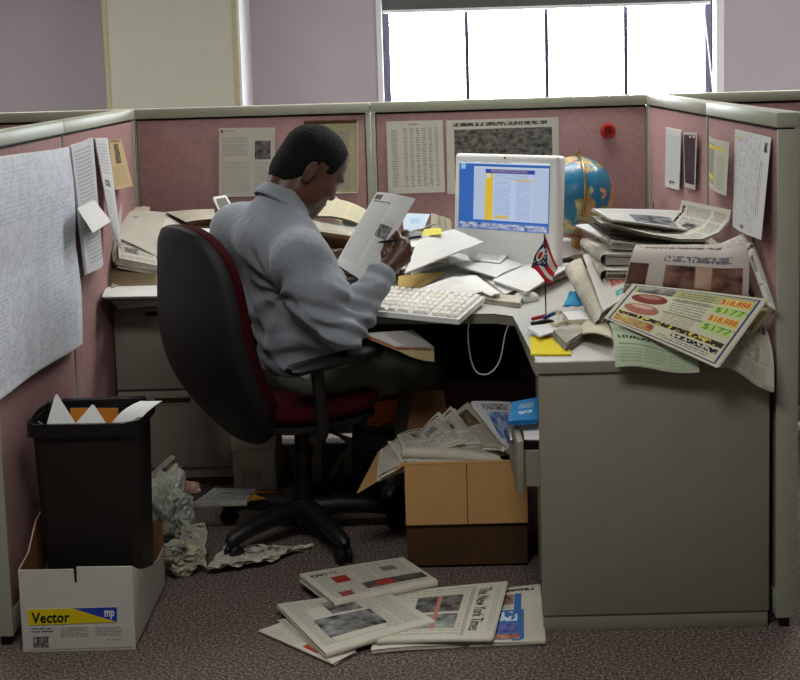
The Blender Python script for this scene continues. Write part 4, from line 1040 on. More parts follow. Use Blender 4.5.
col = N.mix(disc(.19, .5, .13), col, srgb(222, 220, 214)); col = N.mix(disc(.19, .5, .075), col, srgb(190, 30, 44))
N.t.links.new(col, N.b.inputs['Base Color']); N.b.inputs['Roughness'].default_value = .8
# hoist along the staff, cloth drooping down and gathered
b = bmesh.new(); uvl = b.loops.layers.uv.new('UVMap'); n = 24
FQ = [at(545, 236, y=fb.y), at(557.5, 267, y=fb.y-.012), at(551.5, 286, y=fb.y-.022), at(530, 267.5, y=fb.y-.012)]
def fpt(u, v):
    p = bil(FQ, u, v); return p + Vector((.003*math.sin(v*8), .009*math.sin(u*5+v*9)*min(1, u*2+.2), .004*math.sin(u*7)))
G = [[b.verts.new(fpt(i/n, j/n)) for j in range(n+1)] for i in range(n+1)]; K = [[b.verts.new(G[i][j].co+Vector((0, .0006, 0))) for j in range(n+1)] for i in range(n+1)]
for i in range(n):
    for j in range(n):
        uv = [(i/n, j/n), ((i+1)/n, j/n), ((i+1)/n, (j+1)/n), (i/n, (j+1)/n)]
        for T_, o_ in ((G, 1), (K, -1)):
            f_ = b.faces.new((T_[i][j], T_[i+1][j], T_[i+1][j+1], T_[i][j+1])[::o_]); f_.smooth = True
            for lp, w in zip(f_.loops, uv[::o_]): lp[uvl].uv = w
me = bpy.data.meshes.new('cloth'); b.to_mesh(me); b.free(); link('cloth', me, N.m, fg)

# small things at the near corner of the desk
def stick(name, p, q, r, m, label, cat, grp=None):
    b = MB(); b.tube([p, p.lerp(q, .04), p.lerp(q, .9), q], [r*.6, r, r, r*.3], 10); return tag(b.build(name, m, None, 40), label, cat, grp)
zp = ZD+.03
stick('marker_pen', at(532, 319, z=zp), at(547, 315.5, z=zp), .006, M['redpl'], 'red marker pen by the foot of the flag', 'pen', 'pens at the foot of the flag')
stick('marker_pen', at(544, 318, z=zp+.006), at(557, 312, z=zp+.006), .006, M['bluepl'], 'dark blue marker pen by the foot of the flag', 'pen', 'pens at the foot of the flag')
stick('marker_pen', at(531, 323.5, z=zp-.004), at(552, 321, z=zp-.004), .006, M['black'], 'black marker pen in front of the foot of the flag', 'pen', 'pens at the foot of the flag')
b = MB(); p = at(562, 321, z=zp+.012)
b.tube([at(551, 324, z=zp), at(556, 325, z=zp), at(563, 322, z=zp+.004), at(577, 318, z=zp+.004)], [.004, .007, .006, .004], 8); b.ball(at(558, 312, z=zp+.01), (.011, .009, .009)); b.tube([at(558, 313, z=zp+.01), at(559, 322, z=zp)], .003, 6)
tag(b.build('scissors', mat('ivory_plastic', (206, 200, 170), .4, .4), None, True), 'ivory handled tool lying on the papers behind the yellow pad', 'tool')
zy = ZD+.006
ypad = [at(530, 336, z=zy), at(567, 337, z=zy), at(571, 354, z=zy), at(531, 354, z=zy)]
sheet('sticky_note_pad', ypad, [M['yellow'], M['yellow']], 'bright yellow note pad at the front corner of the desk', 'note pad', layers=4, gap=.0013, jit=.0012, n=3)
sheet('white_envelope', [at(527, 327, z=ZD+.022), at(556, 322, z=ZD+.026), at(569, 327, z=ZD+.024), at(540, 336, z=ZD+.02)], M['paper'], 'white envelope between the pens and the yellow pad', 'envelope', layers=3, gap=.002, n=4, seed=2)
sheet('paper_bundle', [at(553, 330, z=ZD+.03), at(578, 322, z=ZD+.03), at(584, 331, z=ZD+.03), at(566, 343, z=ZD+.028)], [M['newsgrey'], M['newsgrey']], 'grey papers piled beneath the ivory tool', 'papers', layers=8, gap=.0032, jit=.006, n=4, seed=3)
sheet('cream_envelope', [at(583, 319, z=ZD+.03), at(606, 318, z=ZD+.045), at(613, 338, z=ZD+.045), at(578, 335, z=ZD+.02)], [M['cream'], M['cream']], 'cream envelope bowed at the left of the newspaper heap', 'envelope', bend=lambda u, v: .012*math.sin(PI*u), layers=2, gap=.003, n=10)
sheet('index_card_stack', [at(563, 312, z=ZD+.04), at(598, 309, z=ZD+.045), at(603, 318, z=ZD+.045), at(569, 320, z=ZD+.04)], [M['paper'], M['cream']], 'stack of white cards under the light blue cloth', 'cards', layers=6, gap=.006, jit=.004, n=4, seed=9)
sheet('cloth', [at(570, 292, z=ZD+.06), at(588, 291, z=ZD+.06), at(595, 304, z=ZD+.052), at(563, 306, z=ZD+.05)], [M['blue'], M['blue']], 'light blue crumpled cloth left of the newspaper heap', 'cloth', bend=lambda u, v: .02*math.sin(PI*u)*math.sin(PI*v), crumple=.006, cfreq=18, n=14, layers=2, gap=.004)

# ------------------------------------------------------------------ papers on the partitions
def wallq(pts, off=.004, **pl):
    k, v = list(pl.items())[0]
    out = []
    for p in pts:
        o_ = p[2] if len(p) > 2 else off
        if k == 'y': out.append(at(p[0], p[1], y=v-o_))
        else: out.append(at(p[0], p[1], x=v-(o_ if v > 0 else -o_)))
    return out
GRP = 'papers pinned to the partitions'
def pin(p, m=None): pass
mapm = page('white_plan_print', (226, 232, 240), [('map', 0, 0, 1, 1, 5, .15), ('text', .05, .04, .5, .3, 12, 3, .12), ('text', .55, .2, .95, .95, 34, 3, .13), ('text', .04, .55, .5, .95, 24, 4, .15), ('solid', .0, .5, 1, .503, srgb(200, 206, 214))], 6)
sheet('wall_map', wallq([(-22, 163), (69, 146.5), (82, 341, .03), (-26, 416, .02)], x=L), [mapm, M['paper']], 'large white plan pinned to the left partition, creased across its middle', 'map', GRP, layers=3, gap=.002, jit=.01, bend=lambda u, v: .012*abs(math.sin(v*PI*2))*.6+.004*math.sin(u*9)*v, n=20, seed=1)
lt = page('typed_sheet', (206, 206, 210), [('text', .1, .05, .9, .95, 30, 1, .35)], 2)
lt2 = page('typed_sheet_b', (210, 212, 214), [('text', .1, .05, .9, .35, 10, 1, .3), ('head', .2, .4, .7, .46, 8, srgb(90, 90, 100)), ('text', .1, .5, .9, .95, 14, 1, .3)], 4)
sheet('pinned_letter', wallq([(71, 146, .01), (93, 137.5), (103, 262, .02), (87, 274, .05)], x=L), [lt, M['paper']], 'long pinned letter immediately right of the large white plan', 'paper', GRP, layers=3, gap=.004, jit=.006, bend=lambda u, v: .02*v*math.sin(PI*u), seed=2)
sheet('folded_leaflet', wallq([(77, 208, .06), (94, 200, .03), (111, 221, .06), (93, 233, .10)], x=L), M['paper'], 'white leaflet flap folded outwards on the long pinned letter', 'paper', GRP, n=6)
sheet('pinned_letter', wallq([(95, 138), (108, 138.5), (118, 250, .05), (109, 238, .02)], x=L), [lt2, M['paper']], 'narrow spotted letter between the folded leaflet and the tan clipping', 'paper', GRP, layers=2, gap=.004, bend=lambda u, v: .015*v, seed=3)
cl = page('tan_clipping', (190, 168, 128), [('photo', .3, .1, .65, .5, srgb(70, 60, 50), srgb(130, 112, 88), 9), ('text', .1, .55, .9, .95, 12, 1, .25), ('head', .1, .01, .9, .07, 10, srgb(120, 100, 70))], 3)
sheet('newspaper_clipping', wallq([(109, 139.5), (121, 138.5), (133, 186, .05), (114, 190, .03)], x=L), [cl, M['cream']], 'tan newspaper clipping pinned at the back of the left partition', 'clipping', GRP, n=8, layers=2, gap=.003)
ps_ = page('poster_print', (206, 202, 190), [('solid', .03, .03, .07, .07, srgb(120, 40, 40)), ('text', .1, .04, .3, .06, 1, 1, .7), ('text', .06, .14, .56, .42, 9, 1, .35), ('photo', .64, .19, .92, .46, srgb(20, 20, 22), srgb(130, 128, 124), 8), ('text', .06, .5, .6, .95, 14, 1, .25), ('text', .64, .5, .94, .95, 14, 1, .25)], 4)
sheet('poster', wallq([(219, 128), (275, 127.5), (275, 196), (219, 197)], y=0), [ps_, M['paper']], 'white poster with a small portrait pinned behind the man', 'poster', GRP, n=6, bend=lambda u, v: .004*v)
fr = thing('framed_notice', at(331, 158, y=-.02), "yellowed notice in a thin dark frame behind the man's head", 'frame', GRP)
q = wallq([(304, 122.5), (357, 121), (357.5, 192.5), (305, 194)], .004, y=0)
yn = page('yellowed_notice', (190, 184, 150), [('solid', .1, .12, .86, .96, srgb(172, 168, 146)), ('text', .14, .16, .82, .5, 9, 1, .3), ('text', .14, .6, .82, .92, 8, 1, .3), ('solid', .1, .44, .86, .58, srgb(150, 146, 130))], 3)
sheet('notice', q, [yn, M['cream']], parent=fr, n=2, thick=.002)
for a, b_, w in ((0, 1, .010), (1, 2, .004), (2, 3, .004), (3, 0, .004)):
    MB().tube([q[a]-Vector((0, .003, 0)), q[b_]-Vector((0, .003, 0))], w*.7, 6).build('frame_bar', M['carddk'] if w > .005 else M['cream'], fr)
tb = page('table_print', (206, 204, 192), [('text', .08, .12, .2, .92, 26, 1, .5)] + [('text', .30+.11*i, .10, .37+.11*i, .92, 26, 1, .55) for i in range(6)] + [('text', .4, .04, .6, .07, 1, 1, .7)], 2)
sheet('table_sheet', wallq([(386, 121.5), (442.5, 120), (445, 192), (388.5, 194)], y=0), [tb, M['paper']], 'white sheet of typed columns pinned left of the computer', 'paper', GRP, n=6, bend=lambda u, v: .006*v)
dm = page('dark_chart_print', (208, 204, 190), [('photo', .07, .13, .94, .97, srgb(60, 60, 56), srgb(140, 138, 128), 16), ('text', .07, .13, .94, .97, 40, 14, .3), ('head', .06, .04, .9, .09, 40, srgb(80, 80, 76))], 6)
sheet('chart', wallq([(446, 120.5), (558.5, 117), (560, 190), (447.5, 194)], y=0), [dm, M['paper']], 'wide dark printed chart pinned behind the computer', 'chart', GRP, n=6)
rz = at(608.5, 131, y=-.02); rs = thing('rosette', rz, 'round red plastic knob with a star shape on the back partition', 'hook')
MB().lathe([(0, .0), (.030, .0), (.031, .006), (.028, .014), (.019, .016), (.016, .010), (0, .008)], (rz.x, .0-.001, rz.z), (0, -1, 0), 28).build('rim', M['redpl'], rs, True)
b = MB()
for k in range(5):
    a = 2*PI*k/5+PI/2; b.tube([(rz.x, -.012, rz.z), (rz.x+.017*math.cos(a), -.014, rz.z+.017*math.sin(a))], [.006, .0035], 6)
b.build('star', mat('deep_red_plastic', (112, 22, 24), .5, .4), rs, True)
rp = page('faint_chart', (200, 200, 200), [('map', .05, .1, .95, .9, 7, .25), ('head', .3, .88, .7, .94, 6, srgb(40, 40, 40))], 8)
sheet('pinned_sketch', wallq([(666, 127.5), (681, 131, .01), (679, 190, .012), (665, 186)], x=R), [rp, M['paper']], 'narrow pale sketch pinned left of the dark photograph', 'paper', GRP, n=6, layers=2, gap=.002)
ph = page('dark_photograph', (190, 186, 184), [('photo', .06, .05, .92, .92, srgb(10, 10, 12), srgb(60, 58, 60), 7), ('disc', .45, .06, .6, .1, srgb(220, 220, 220)), ('disc', .7, .06, .85, .1, srgb(220, 220, 220))], 3, .3)
sheet('photograph', wallq([(683, 132), (697, 132.5, .012), (695, 190, .012), (684.5, 187)], x=R), [ph, M['paper']], 'dark photograph pinned to the back half of the right partition', 'photograph', GRP, n=6)
fl = page('flyer_print', (196, 194, 176), [('solid', .08, .1, .62, .9, srgb(160, 158, 140)), ('solid', .2, .14, .85, .2, srgb(222, 204, 70)), ('solid', .1, .72, .6, .8, srgb(220, 204, 60)), ('text', .1, .25, .6, .7, 12, 1, .4), ('text', .68, .3, .95, .95, 16, 1, .3)], 3)
sheet('flyer', wallq([(709, 134), (729, 142, .02), (726, 196, .03), (710, 182)], x=R), [fl, M['paper']], 'bowed grey and yellow flyer pinned beside the sketched map', 'flyer', GRP, n=10, bend=lambda u, v: .02*math.sin(PI*u))
sk = page('sketched_map', (208, 208, 206), [('map', .02, .02, .78, .98, 6, .28), ('solid', .80, .25, .815, .8, srgb(110, 110, 112)), ('solid', .85, .25, .86, .8, srgb(130, 130, 132)), ('head', .86, .06, .95, .16, 5, srgb(30, 30, 34)), ('head', .38, .93, .52, .96, 5, srgb(30, 30, 34)), ('solid', .02, .06, .1, .09, srgb(214, 196, 80))], 9)
sheet('wall_map', wallq([(735, 129), (771, 137.5), (761, 240, .04), (732.5, 226, .01)], x=R), [sk, M['paper']], 'white sketched map pinned to the near right partition', 'map', GRP, n=12, bend=lambda u, v: .01*math.sin(PI*u)*v)
q0 = at(655, 205, y=-.1)
b = MB()
for a, c_ in (((654, 207), (656, 194)), ((656, 195), (678, 202)), ((678, 203), (677, 210))): b.tube([at(*a, y=-.1), at(*c_, y=-.1)], .005, 6)
tag(b.build('book_end', mat('dark_maroon_plastic', (62, 26, 28), .5, .4)), 'thin maroon stand peeping out behind the newspaper heap', 'stand')
# ------------------------------------------------------------------ loose papers and newspapers
def Y(px, py, y): return (px, py, {'y': y})
NE = M['newsedge']
G1 = 'loose papers in the middle of the desk'
txt1 = page('printed_letter', (216, 216, 212), [('text', .08, .1, .92, .9, 9, 1, .45)], 1)
faint = page('faint_letter', (220, 220, 216), [('text', .1, .1, .9, .5, 10, 1, .12)], 2)
b_ = lambda a, f=1: (lambda u, v: a*math.sin(PI*u*f)*math.sin(PI*v*.8+.3))
sheet('paper_stack', [(392, 262, .775), (470, 236, .79), (540, 262, .775), (415, 286, .762)], [faint, M['newsgrey']], 'deep stack of papers beneath the big white sheets left of the computer', 'papers', G1, layers=7, gap=.004, jit=.018, n=6, seed=1)
sheet('paper_stack', [(455, 256, .785), (545, 246, .79), (572, 266, .78), (505, 294, .765)], [faint, M['newsgrey']], 'stack of papers below the computer screen, nearest the mouse', 'papers', G1, layers=7, gap=.0045, jit=.016, n=6, seed=2)
sheet('paper_sheet', [Y(418, 240, -.68), Y(454, 229, -.42), Y(484, 242, -.52), Y(405, 273, -.98)], [faint, M['paper']], 'big blank white sheet lying left of the computer, uppermost', 'paper', G1, layers=3, gap=.002, bend=b_(.01), seed=3)
sheet('paper_sheet', [(404, 262, .80), (462, 246, .81), (470, 260, .80), (412, 274, .79)], [M['paper'], M['paper']], 'white sheet with a raised front edge below the big blank sheet', 'paper', G1, layers=2, gap=.003, bend=b_(.016), seed=4)
sheet('paper_sheet', [(490, 243, .82), (517, 246, .82), (500, 263, .812), (472, 260, .812)], [txt1, M['paper']], 'printed sheet with rows of text just below the computer', 'paper', G1, layers=2, gap=.003, seed=5)
sheet('paper_sheet', [(452, 264, .80), (536, 250, .80), (530, 262, .795), (496, 277, .79)], [faint, M['paper']], 'wide white sheet in front of the printed sheet, bowed', 'paper', G1, layers=3, gap=.003, bend=b_(.014, 1.4), seed=6)
sheet('paper_sheet', [(492, 280, .785), (540, 259, .79), (573, 265, .79), (527, 292, .78)], [faint, M['paper']], 'large white sheet behind the mouse and flag', 'paper', G1, layers=3, gap=.003, bend=b_(.008), seed=7)
sheet('paper_sheet', [(419, 289, .775), (456, 276, .785), (488, 291, .775), (474, 294, .77)], [faint, M['paper']], 'white sheet just above the keyboard, in front of the bowed sheet', 'paper', G1, layers=2, gap=.003, bend=b_(.01), seed=8)
sheet('paper_sheet', [(454, 279, .785), (476, 275, .785), (501, 294, .772), (491, 296, .77)], [M['paper'], M['paper']], 'narrow curled white sheet pointing at the mouse', 'paper', G1, layers=2, gap=.003, bend=b_(.014), seed=9)
sheet('file_folder', [(398, 276, .785), (446, 272, .785), (420, 288, .765), (398, 287, .765)], [mat('manila_folder', (186, 160, 96), .8, .2), M['cream']], "manila folder under the papers beside the man's hand", 'folder', None, layers=2, gap=.004, bend=b_(.008), seed=10)
sheet('envelope', [(478, 292, .768), (522, 296, .765), (520, 303, .757), (484, 299, .755)], [M['newsedge'], M['newsgrey']], 'pale envelope at the desk edge between keyboard and mouse', 'envelope', None, layers=5, gap=.003, jit=.006, n=5, seed=11)
sheet('mouse_pad', [(552, 239, .80), (572, 237, .80), (586, 254, .79), (560, 260, .79)], [M['white'], M['newsgrey']], 'curved white sheaf right of the computer, before the globe', 'papers', None, layers=5, gap=.006, bend=b_(.02), jit=.008, seed=12)
tag(MB().box(at(563, 260.5, z=.80), (.075, .03, .016), Matrix.Rotation(.3, 3, 'Z'), .006).build('phone', M['black'], None, 40), 'small black handset between the flag and the newspaper heap', 'phone')
# behind the reading page
sheet('magazine', [Y(317, 199, -.30), Y(370, 212, -.28), Y(368, 227, -.5), Y(303, 217, -.5)], [page('magazine_page', (196, 190, 160), [('text', .08, .1, .92, .9, 20, 3, .25)], 7), M['cream']], "open yellowed magazine on the desk beyond the man's chin", 'magazine', None, layers=3, gap=.004, bend=lambda u, v: .02*math.sin(PI*u), seed=13)
sheet('magazine_leaf', [Y(332, 193, -.22), Y(358, 208, -.22), Y(357, 226, -.27), Y(330, 216, -.27)], [M['cream'], M['newsgrey']], 'curled pale page edge standing behind the yellowed magazine', 'paper', None, layers=3, gap=.004, bend=lambda u, v: -.015*math.sin(PI*u), seed=14)
sheet('file_folder', [Y(340, 214, -.34), Y(382, 211, -.32), Y(388, 224, -.5), Y(344, 226, -.5)], [M['palebl'], M['palebl']], 'pale blue folder lying on the magazine behind the reading page', 'folder', None, layers=2, gap=.003, seed=15)
sheet('newspaper', [Y(302, 218, -.5), Y(368, 229, -.5), Y(366, 238, -.62), Y(302, 229, -.62)], [M['newsgrey'], M['carddk']], "folded newspapers stacked under the magazine, by the man's far shoulder", 'newspaper', None, layers=9, gap=.006, jit=.008, n=5, fold='B', seed=16)
tp = thing('telephone', at(330, 246, y=-.72), "black desk telephone beyond the man's shoulder, half hidden", 'telephone')
c = at(330, 243, y=-.72); MB().box(Vector((c.x, c.y, ZD+.03)), (.2, .2, .055), Matrix.Rotation(-.4, 3, 'Z'), .012).build('base', M['black'], tp, 40)
hv = Matrix.Rotation(-.4, 3, 'Z'); c2 = Vector((c.x, c.y, ZD+.09))
b = MB(); b.tube([c2+hv @ Vector((-.1, .03, -.02)), c2+hv @ Vector((-.085, .03, .0)), c2+hv @ Vector((0, .03, .012)), c2+hv @ Vector((.085, .03, 0)), c2+hv @ Vector((.1, .03, -.02))], [.026, .024, .016, .024, .026], 10); b.build('handset', M['black'], tp, True)
sheet('index_card', [Y(402, 213, -.42), Y(430, 214, -.42), Y(424, 228, -.55), Y(404, 232, -.56)], [page('pastel_card', (190, 206, 220), [('solid', .3, .3, .7, .6, srgb(160, 190, 214))], 2), M['palebl']], 'pastel blue card propped right of the reading page', 'card', None, layers=2, gap=.002, seed=17)
sheet('paper_stack', [Y(400, 231, -.44), Y(448, 232, -.40), Y(449, 246, -.62), Y(398, 247, -.66)], [M['paper'], M['newsgrey']], 'stack of papers under the sticky note and the pastel card', 'papers', None, layers=9, gap=.007, jit=.008, n=5, seed=120)
sheet('paper_stack', [Y(300, 222, -.24), Y(396, 224, -.22), Y(398, 240, -.55), Y(298, 241, -.55)], [M['cream'], M['newsgrey']], 'tall stack of papers at the back of the desk, under the yellowed magazine', 'papers', None, layers=15, gap=.009, jit=.012, n=5, seed=121)
sheet('sticky_note', [Y(424, 229, -.55), Y(441, 228, -.52), Y(442, 234, -.6), Y(422, 236, -.62)], [mat('pale_yellow_paper', (214, 206, 96), .8, .2)]*2, 'pale yellow sticky note right of the pen tip', 'note', None, n=4)
stick('pencil', at(411, 232, y=-.58), at(439, 222.5, y=-.46), .004, M['newsgrey'], 'grey pencil lying over the pastel card', 'pencil')
for i, (x_, t_) in enumerate(((434, 'row of pale envelopes standing behind the sticky note, leftmost'), (440, 'pale envelope standing behind the sticky note, middle one'), (446, 'pale envelope standing nearest the computer, left of its corner'))):
    sheet('envelope', [Y(x_-3, 213+i*2, -.40), Y(x_+4, 215+i*2, -.42), Y(x_+6, 234, -.46), Y(x_-3, 233, -.44)], [M['cream'], M['newsgrey']], t_ if i else 'pale envelope standing behind the sticky note, leftmost of the three', 'envelope', 'envelopes standing left of the computer', layers=3, gap=.005, n=4, seed=20+i)

# the heap on the filing-cabinet end of the desk
G2 = 'papers heaped on the left end of the desk'
big = page('sparse_print', (200, 196, 182), [('head', .25, .22, .36, .27, 5, srgb(60, 60, 60)), ('text', .4, .1, .9, .9, 14, 1, .10)], 3)
sheet('paper_stack', [(112, 268, .80), (190, 250, .80), (215, 262, .76), (112, 287, .76)], [M['newsgrey'], M['newsgrey']], 'lowest stack of papers at the left end of the desk', 'papers', G2, layers=8, gap=.004, jit=.012, n=5, seed=30)
sheet('paper_sheet', [Y(121, 210.5, -.14), Y(172, 213, -.10), Y(162, 259, -.50), Y(117, 237, -.46)], [big, M['newsgrey']], 'large sparsely printed white sheet on top of the left heap', 'paper', G2, layers=4, gap=.006, jit=.012, bend=b_(.012), seed=31)
sheet('paper_sheet', [Y(150, 215, -.12), Y(205, 216, -.10), Y(215, 240, -.35), Y(160, 246, -.42)], [M['paper'], M['newsgrey']], 'plain white sheet sloping behind the chair back on the left heap', 'paper', G2, layers=4, gap=.005, jit=.012, bend=b_(.01), seed=32)
sheet('newspaper', [Y(118, 242, -.48), Y(152, 248, -.44), Y(160, 266, -.56), Y(119, 258, -.56)], [newsmat(41), M['newsgrey']], 'dark-edged newspaper under the sparsely printed sheet', 'newspaper', G2, layers=7, gap=.006, jit=.01, n=6, seed=33)
sheet('newspaper', [Y(112, 266, -.47), Y(157, 262, -.47), Y(157, 288, -.585), Y(106, 289.5, -.585)], [page('brown_old_newsprint', (150, 136, 106), [('text', .05, .1, .95, .9, 9, 4, .25)], 3), M['cream']], 'browned folded newspaper at the front of the left heap', 'newspaper', G2, layers=4, gap=.006, fold='B', jit=.006, bend=lambda u, v: .02*math.sin(PI*v), seed=34)
sheet('paper_sheet', [(106, 287, .757), (168, 282, .757), (168, 296, .752), (102, 297, .75)], [M['paper'], M['newsgrey']], 'white sheet at the left desk edge, under the browned newspaper', 'paper', G2, layers=3, gap=.003, jit=.006, n=5, seed=35)
sheet('paper_sheet', [Y(106, 296, -.56), Y(168, 294, -.58), Y(166, 304, -.625), Y(119, 309, -.63)], [M['paper'], M['newsgrey']], 'lowest white sheet drooping over the left desk edge', 'paper', G2, layers=2, gap=.003, n=5, seed=36)
sheet('paper_sheet', [Y(106, 209, -.32), Y(122, 204, -.30), Y(120, 258, -.52), Y(113, 262, -.55)], [page('leaning_print', (186, 182, 170), [('text', .1, .05, .9, .95, 24, 1, .4)], 3), M['newsgrey']], 'printed sheet leaning up against the left partition by the heap', 'paper', G2, n=8, bend=b_(.015), seed=37, layers=2, gap=.004)
sheet('paper_stack', [Y(166, 212, -.12), Y(214, 209, -.10), Y(216, 219, -.22), Y(186, 222, -.26)], [M['newsedge'], M['carddk']], 'dark-edged papers on the desk left of the grey calculator', 'papers', None, layers=6, gap=.006, jit=.02, n=5, seed=38, bend=b_(.01))
sheet('paper_scrap', [Y(128, 207, -.05), Y(150, 207, -.05), Y(150, 213, -.1), Y(127, 213, -.1)], [M['cream'], M['newsgrey']], 'small crumpled scraps at the very back of the left heap', 'scrap', None, layers=3, gap=.008, crumple=.006, cfreq=20, n=8, seed=39)
ca = thing('calculator', at(222, 207, y=-.3), "white-rimmed grey calculator standing tilted by the man's left shoulder", 'calculator')
q = [at(213, 197, y=-.30), at(226, 195, y=-.28), at(236, 212, y=-.36), at(219, 212, y=-.38)]
sheet('case', q, [M['white'], M['white']], parent=ca, layers=2, gap=.006, n=4)
c_ = sum(q, Vector())/4; sheet('face', [c_+(p-c_)*.72+(CAM-c_).normalized()*.004 for p in q], [mat('calculator_grey', (110, 110, 104), .5, .3)]*2, parent=ca, n=2)

# the newspaper heap on the right
G3 = 'newspapers heaped on the right of the desk'
ad = page('car_advert', (206, 204, 178), [('solid', .03, .03, .97, .97, srgb(66, 62, 120)), ('solid', .045, .045, .955, .955, srgb(204, 202, 176)), ('solid', .05, .05, .95, .2, srgb(168, 176, 120)),
   ('photo', .08, .06, .36, .20, srgb(40, 40, 44), srgb(160, 160, 150), 7), ('disc', .07, .22, .36, .44, srgb(128, 58, 52)), ('disc', .12, .24, .30, .33, srgb(170, 120, 110)), ('disc', .07, .46, .36, .68, srgb(170, 110, 96)), ('disc', .12, .48, .30, .56, srgb(206, 170, 150)),
   ('solid', .38, .24, .95, .27, srgb(150, 150, 110)), ('solid', .38, .50, .95, .53, srgb(150, 150, 110)), ('text', .40, .08, .70, .5, 9, 1, .5), ('text', .40, .54, .68, .7, 5, 1, .4), ('solid', .72, .08, .94, .20, srgb(226, 206, 110)), ('solid', .72, .36, .94, .48, srgb(226, 206, 110)), ('solid', .70, .22, .94, .33, srgb(190, 214, 120)), ('solid', .70, .50, .94, .62, srgb(190, 214, 120)),
   ('solid', .05, .70, .95, .77, srgb(214, 196, 90)), ('head', .06, .70, .94, .77, 26, srgb(60, 50, 44)), ('photo', .06, .79, .4, .93, srgb(150, 80, 60), srgb(206, 190, 110), 9), ('head', .55, .80, .93, .86, 12, srgb(40, 40, 60)), ('text', .45, .88, .93, .94, 2, 1, .6)], 4)
grn = page('green_tinted_page', (176, 190, 160), [('head', .05, .42, .45, .5, 14, srgb(40, 70, 50)), ('solid', .05, .6, .95, .63, srgb(120, 150, 110)), ('text', .05, .68, .95, .95, 5, 3, .3), ('text', .5, .1, .95, .5, 6, 2, .3)], 5)
hang = page('hanging_page', (190, 188, 168), [('head', .1, .05, .9, .18, 6, srgb(60, 110, 80)), ('photo', .1, .3, .7, .7, srgb(150, 140, 124), srgb(196, 190, 172), 9), ('text', .1, .75, .9, .95, 5, 2, .3), ('text', .75, .25, .95, .7, 9, 1, .3)], 6)
roll = page('folded_front_page', (204, 196, 186), [('text', .02, .02, .98, .3, 4, 6, .35), ('photo', .30, .66, .95, .98, srgb(62, 40, 36), srgb(150, 112, 96), 5), ('photo', .0, .66, .16, .98, srgb(80, 52, 44), srgb(112, 80, 66), 3), ('solid', .17, .6, .175, .98, srgb(190, 180, 170)), ('head', .28, .48, .86, .60, 16, srgb(120, 116, 124)), ('solid', .55, .66, .70, .98, srgb(160, 120, 96)), ('photo', .56, .67, .69, .95, srgb(190, 150, 130), srgb(206, 180, 166), 6), ('head', .1, .22, .8, .29, 18, srgb(110, 90, 84))], 2)
col15 = page('newsprint_red_block', (212, 210, 200), [('text', .08, .05, .92, .95, 30, 2, .18), ('solid', .35, .6, .95, .76, srgb(206, 150, 140)), ('head', .37, .62, .93, .74, 6, srgb(196, 110, 100)), ('head', .4, .84, .95, .92, 6, srgb(90, 160, 160))], 3)
top_ = page('top_newspaper', (206, 206, 202), [('photo', .28, .5, .72, .95, srgb(50, 54, 64), srgb(150, 152, 158), 8), ('text', .05, .08, .95, .42, 8, 4, .25), ('text', .75, .5, .95, .95, 8, 1, .3)], 4)
green = page('greenish_newsprint', (184, 184, 158), [('text', .02, .1, .98, .9, 8, 5, .2)], 5)
# support: the low stack that carries the heap
sheet('newspaper', [Y(598, 262, -1.2), Y(733, 262, -1.5), Y(752, 300, -1.72), Y(612, 306, -1.6)], [newsmat(50), M['newsgrey']], 'lowest folded newspapers of the right heap, mostly covered', 'newspaper', G3, layers=12, gap=.007, jit=.014, fold='L', n=5, seed=50)
sheet('newspaper', [Y(590, 250, -1.15), Y(728, 250, -1.4), Y(742, 272, -1.62), Y(606, 270, -1.5)], [newsmat(51), M['newsgrey']], 'folded newspapers in the middle of the right heap, above the lowest', 'newspaper', G3, layers=12, gap=.0034, jit=.012, fold='L', n=5, seed=51)
sheet('newspaper', [Y(585, 238, -1.08), Y(712, 238, -1.2), Y(726, 258, -1.5), Y(606, 254, -1.45)], [newsmat(52), M['newsgrey']], 'newspapers with grey ragged edges beneath the white folded leaf', 'newspaper', G3, layers=10, gap=.0034, jit=.012, fold='L', n=5, seed=52)
sheet('newspaper', [Y(598, 226, -1.08), Y(705, 229, -1.12), Y(716, 249, -1.42), Y(612, 242, -1.4)], [newsmat(53), M['newsgrey']], 'dark ragged newspapers third from the top of the right heap', 'newspaper', G3, layers=9, gap=.0034, jit=.012, n=5, seed=53)
sheet('newspaper', [Y(592, 216, -1.05), Y(692, 220, -1.05), Y(706, 240, -1.38), Y(608, 229, -1.35)], [newsmat(54), mat('dark_newsprint_edge', (92, 86, 80), .9, .1, var=.25, vscale=30)], 'brown-edged newspapers directly under the top newspaper', 'newspaper', G3, layers=5, gap=.0055, jit=.012, n=5, seed=54)
sheet('newspaper', [Y(592, 208.5, -1.05), Y(689, 211, -1), Y(706, 233, -1.35), Y(611, 219.5, -1.3)], [top_, M['newsedge']], 'uppermost newspaper of the right heap with a grey street photograph', 'newspaper', G3, layers=3, gap=.003, jit=.005, bend=b_(.008), seed=55)
CU = [at(*p_, y=-1.44) for p_ in ((618, 226), (650, 234), (680, 239), (702, 239), (719, 232), (729, 220), (731, 210))]
def curl(u, v):
    t_ = u*(len(CU)-1); i_ = min(int(t_), len(CU)-2); a_ = CU[i_].lerp(CU[i_+1], t_-i_); return a_+Vector((-.10*(1-v), .22*(1-v), .01*(1-v)))
sheet('newspaper', [curl(0, 0), curl(1, 0), curl(1, 1), curl(0, 1)], [newsmat(56), M['newsedge']], 'newspaper curling steeply up at the right of the heap', 'newspaper', G3, layers=3, gap=.004, jit=.004, surf=curl, up=(0, 0, 1), n=18, seed=56)
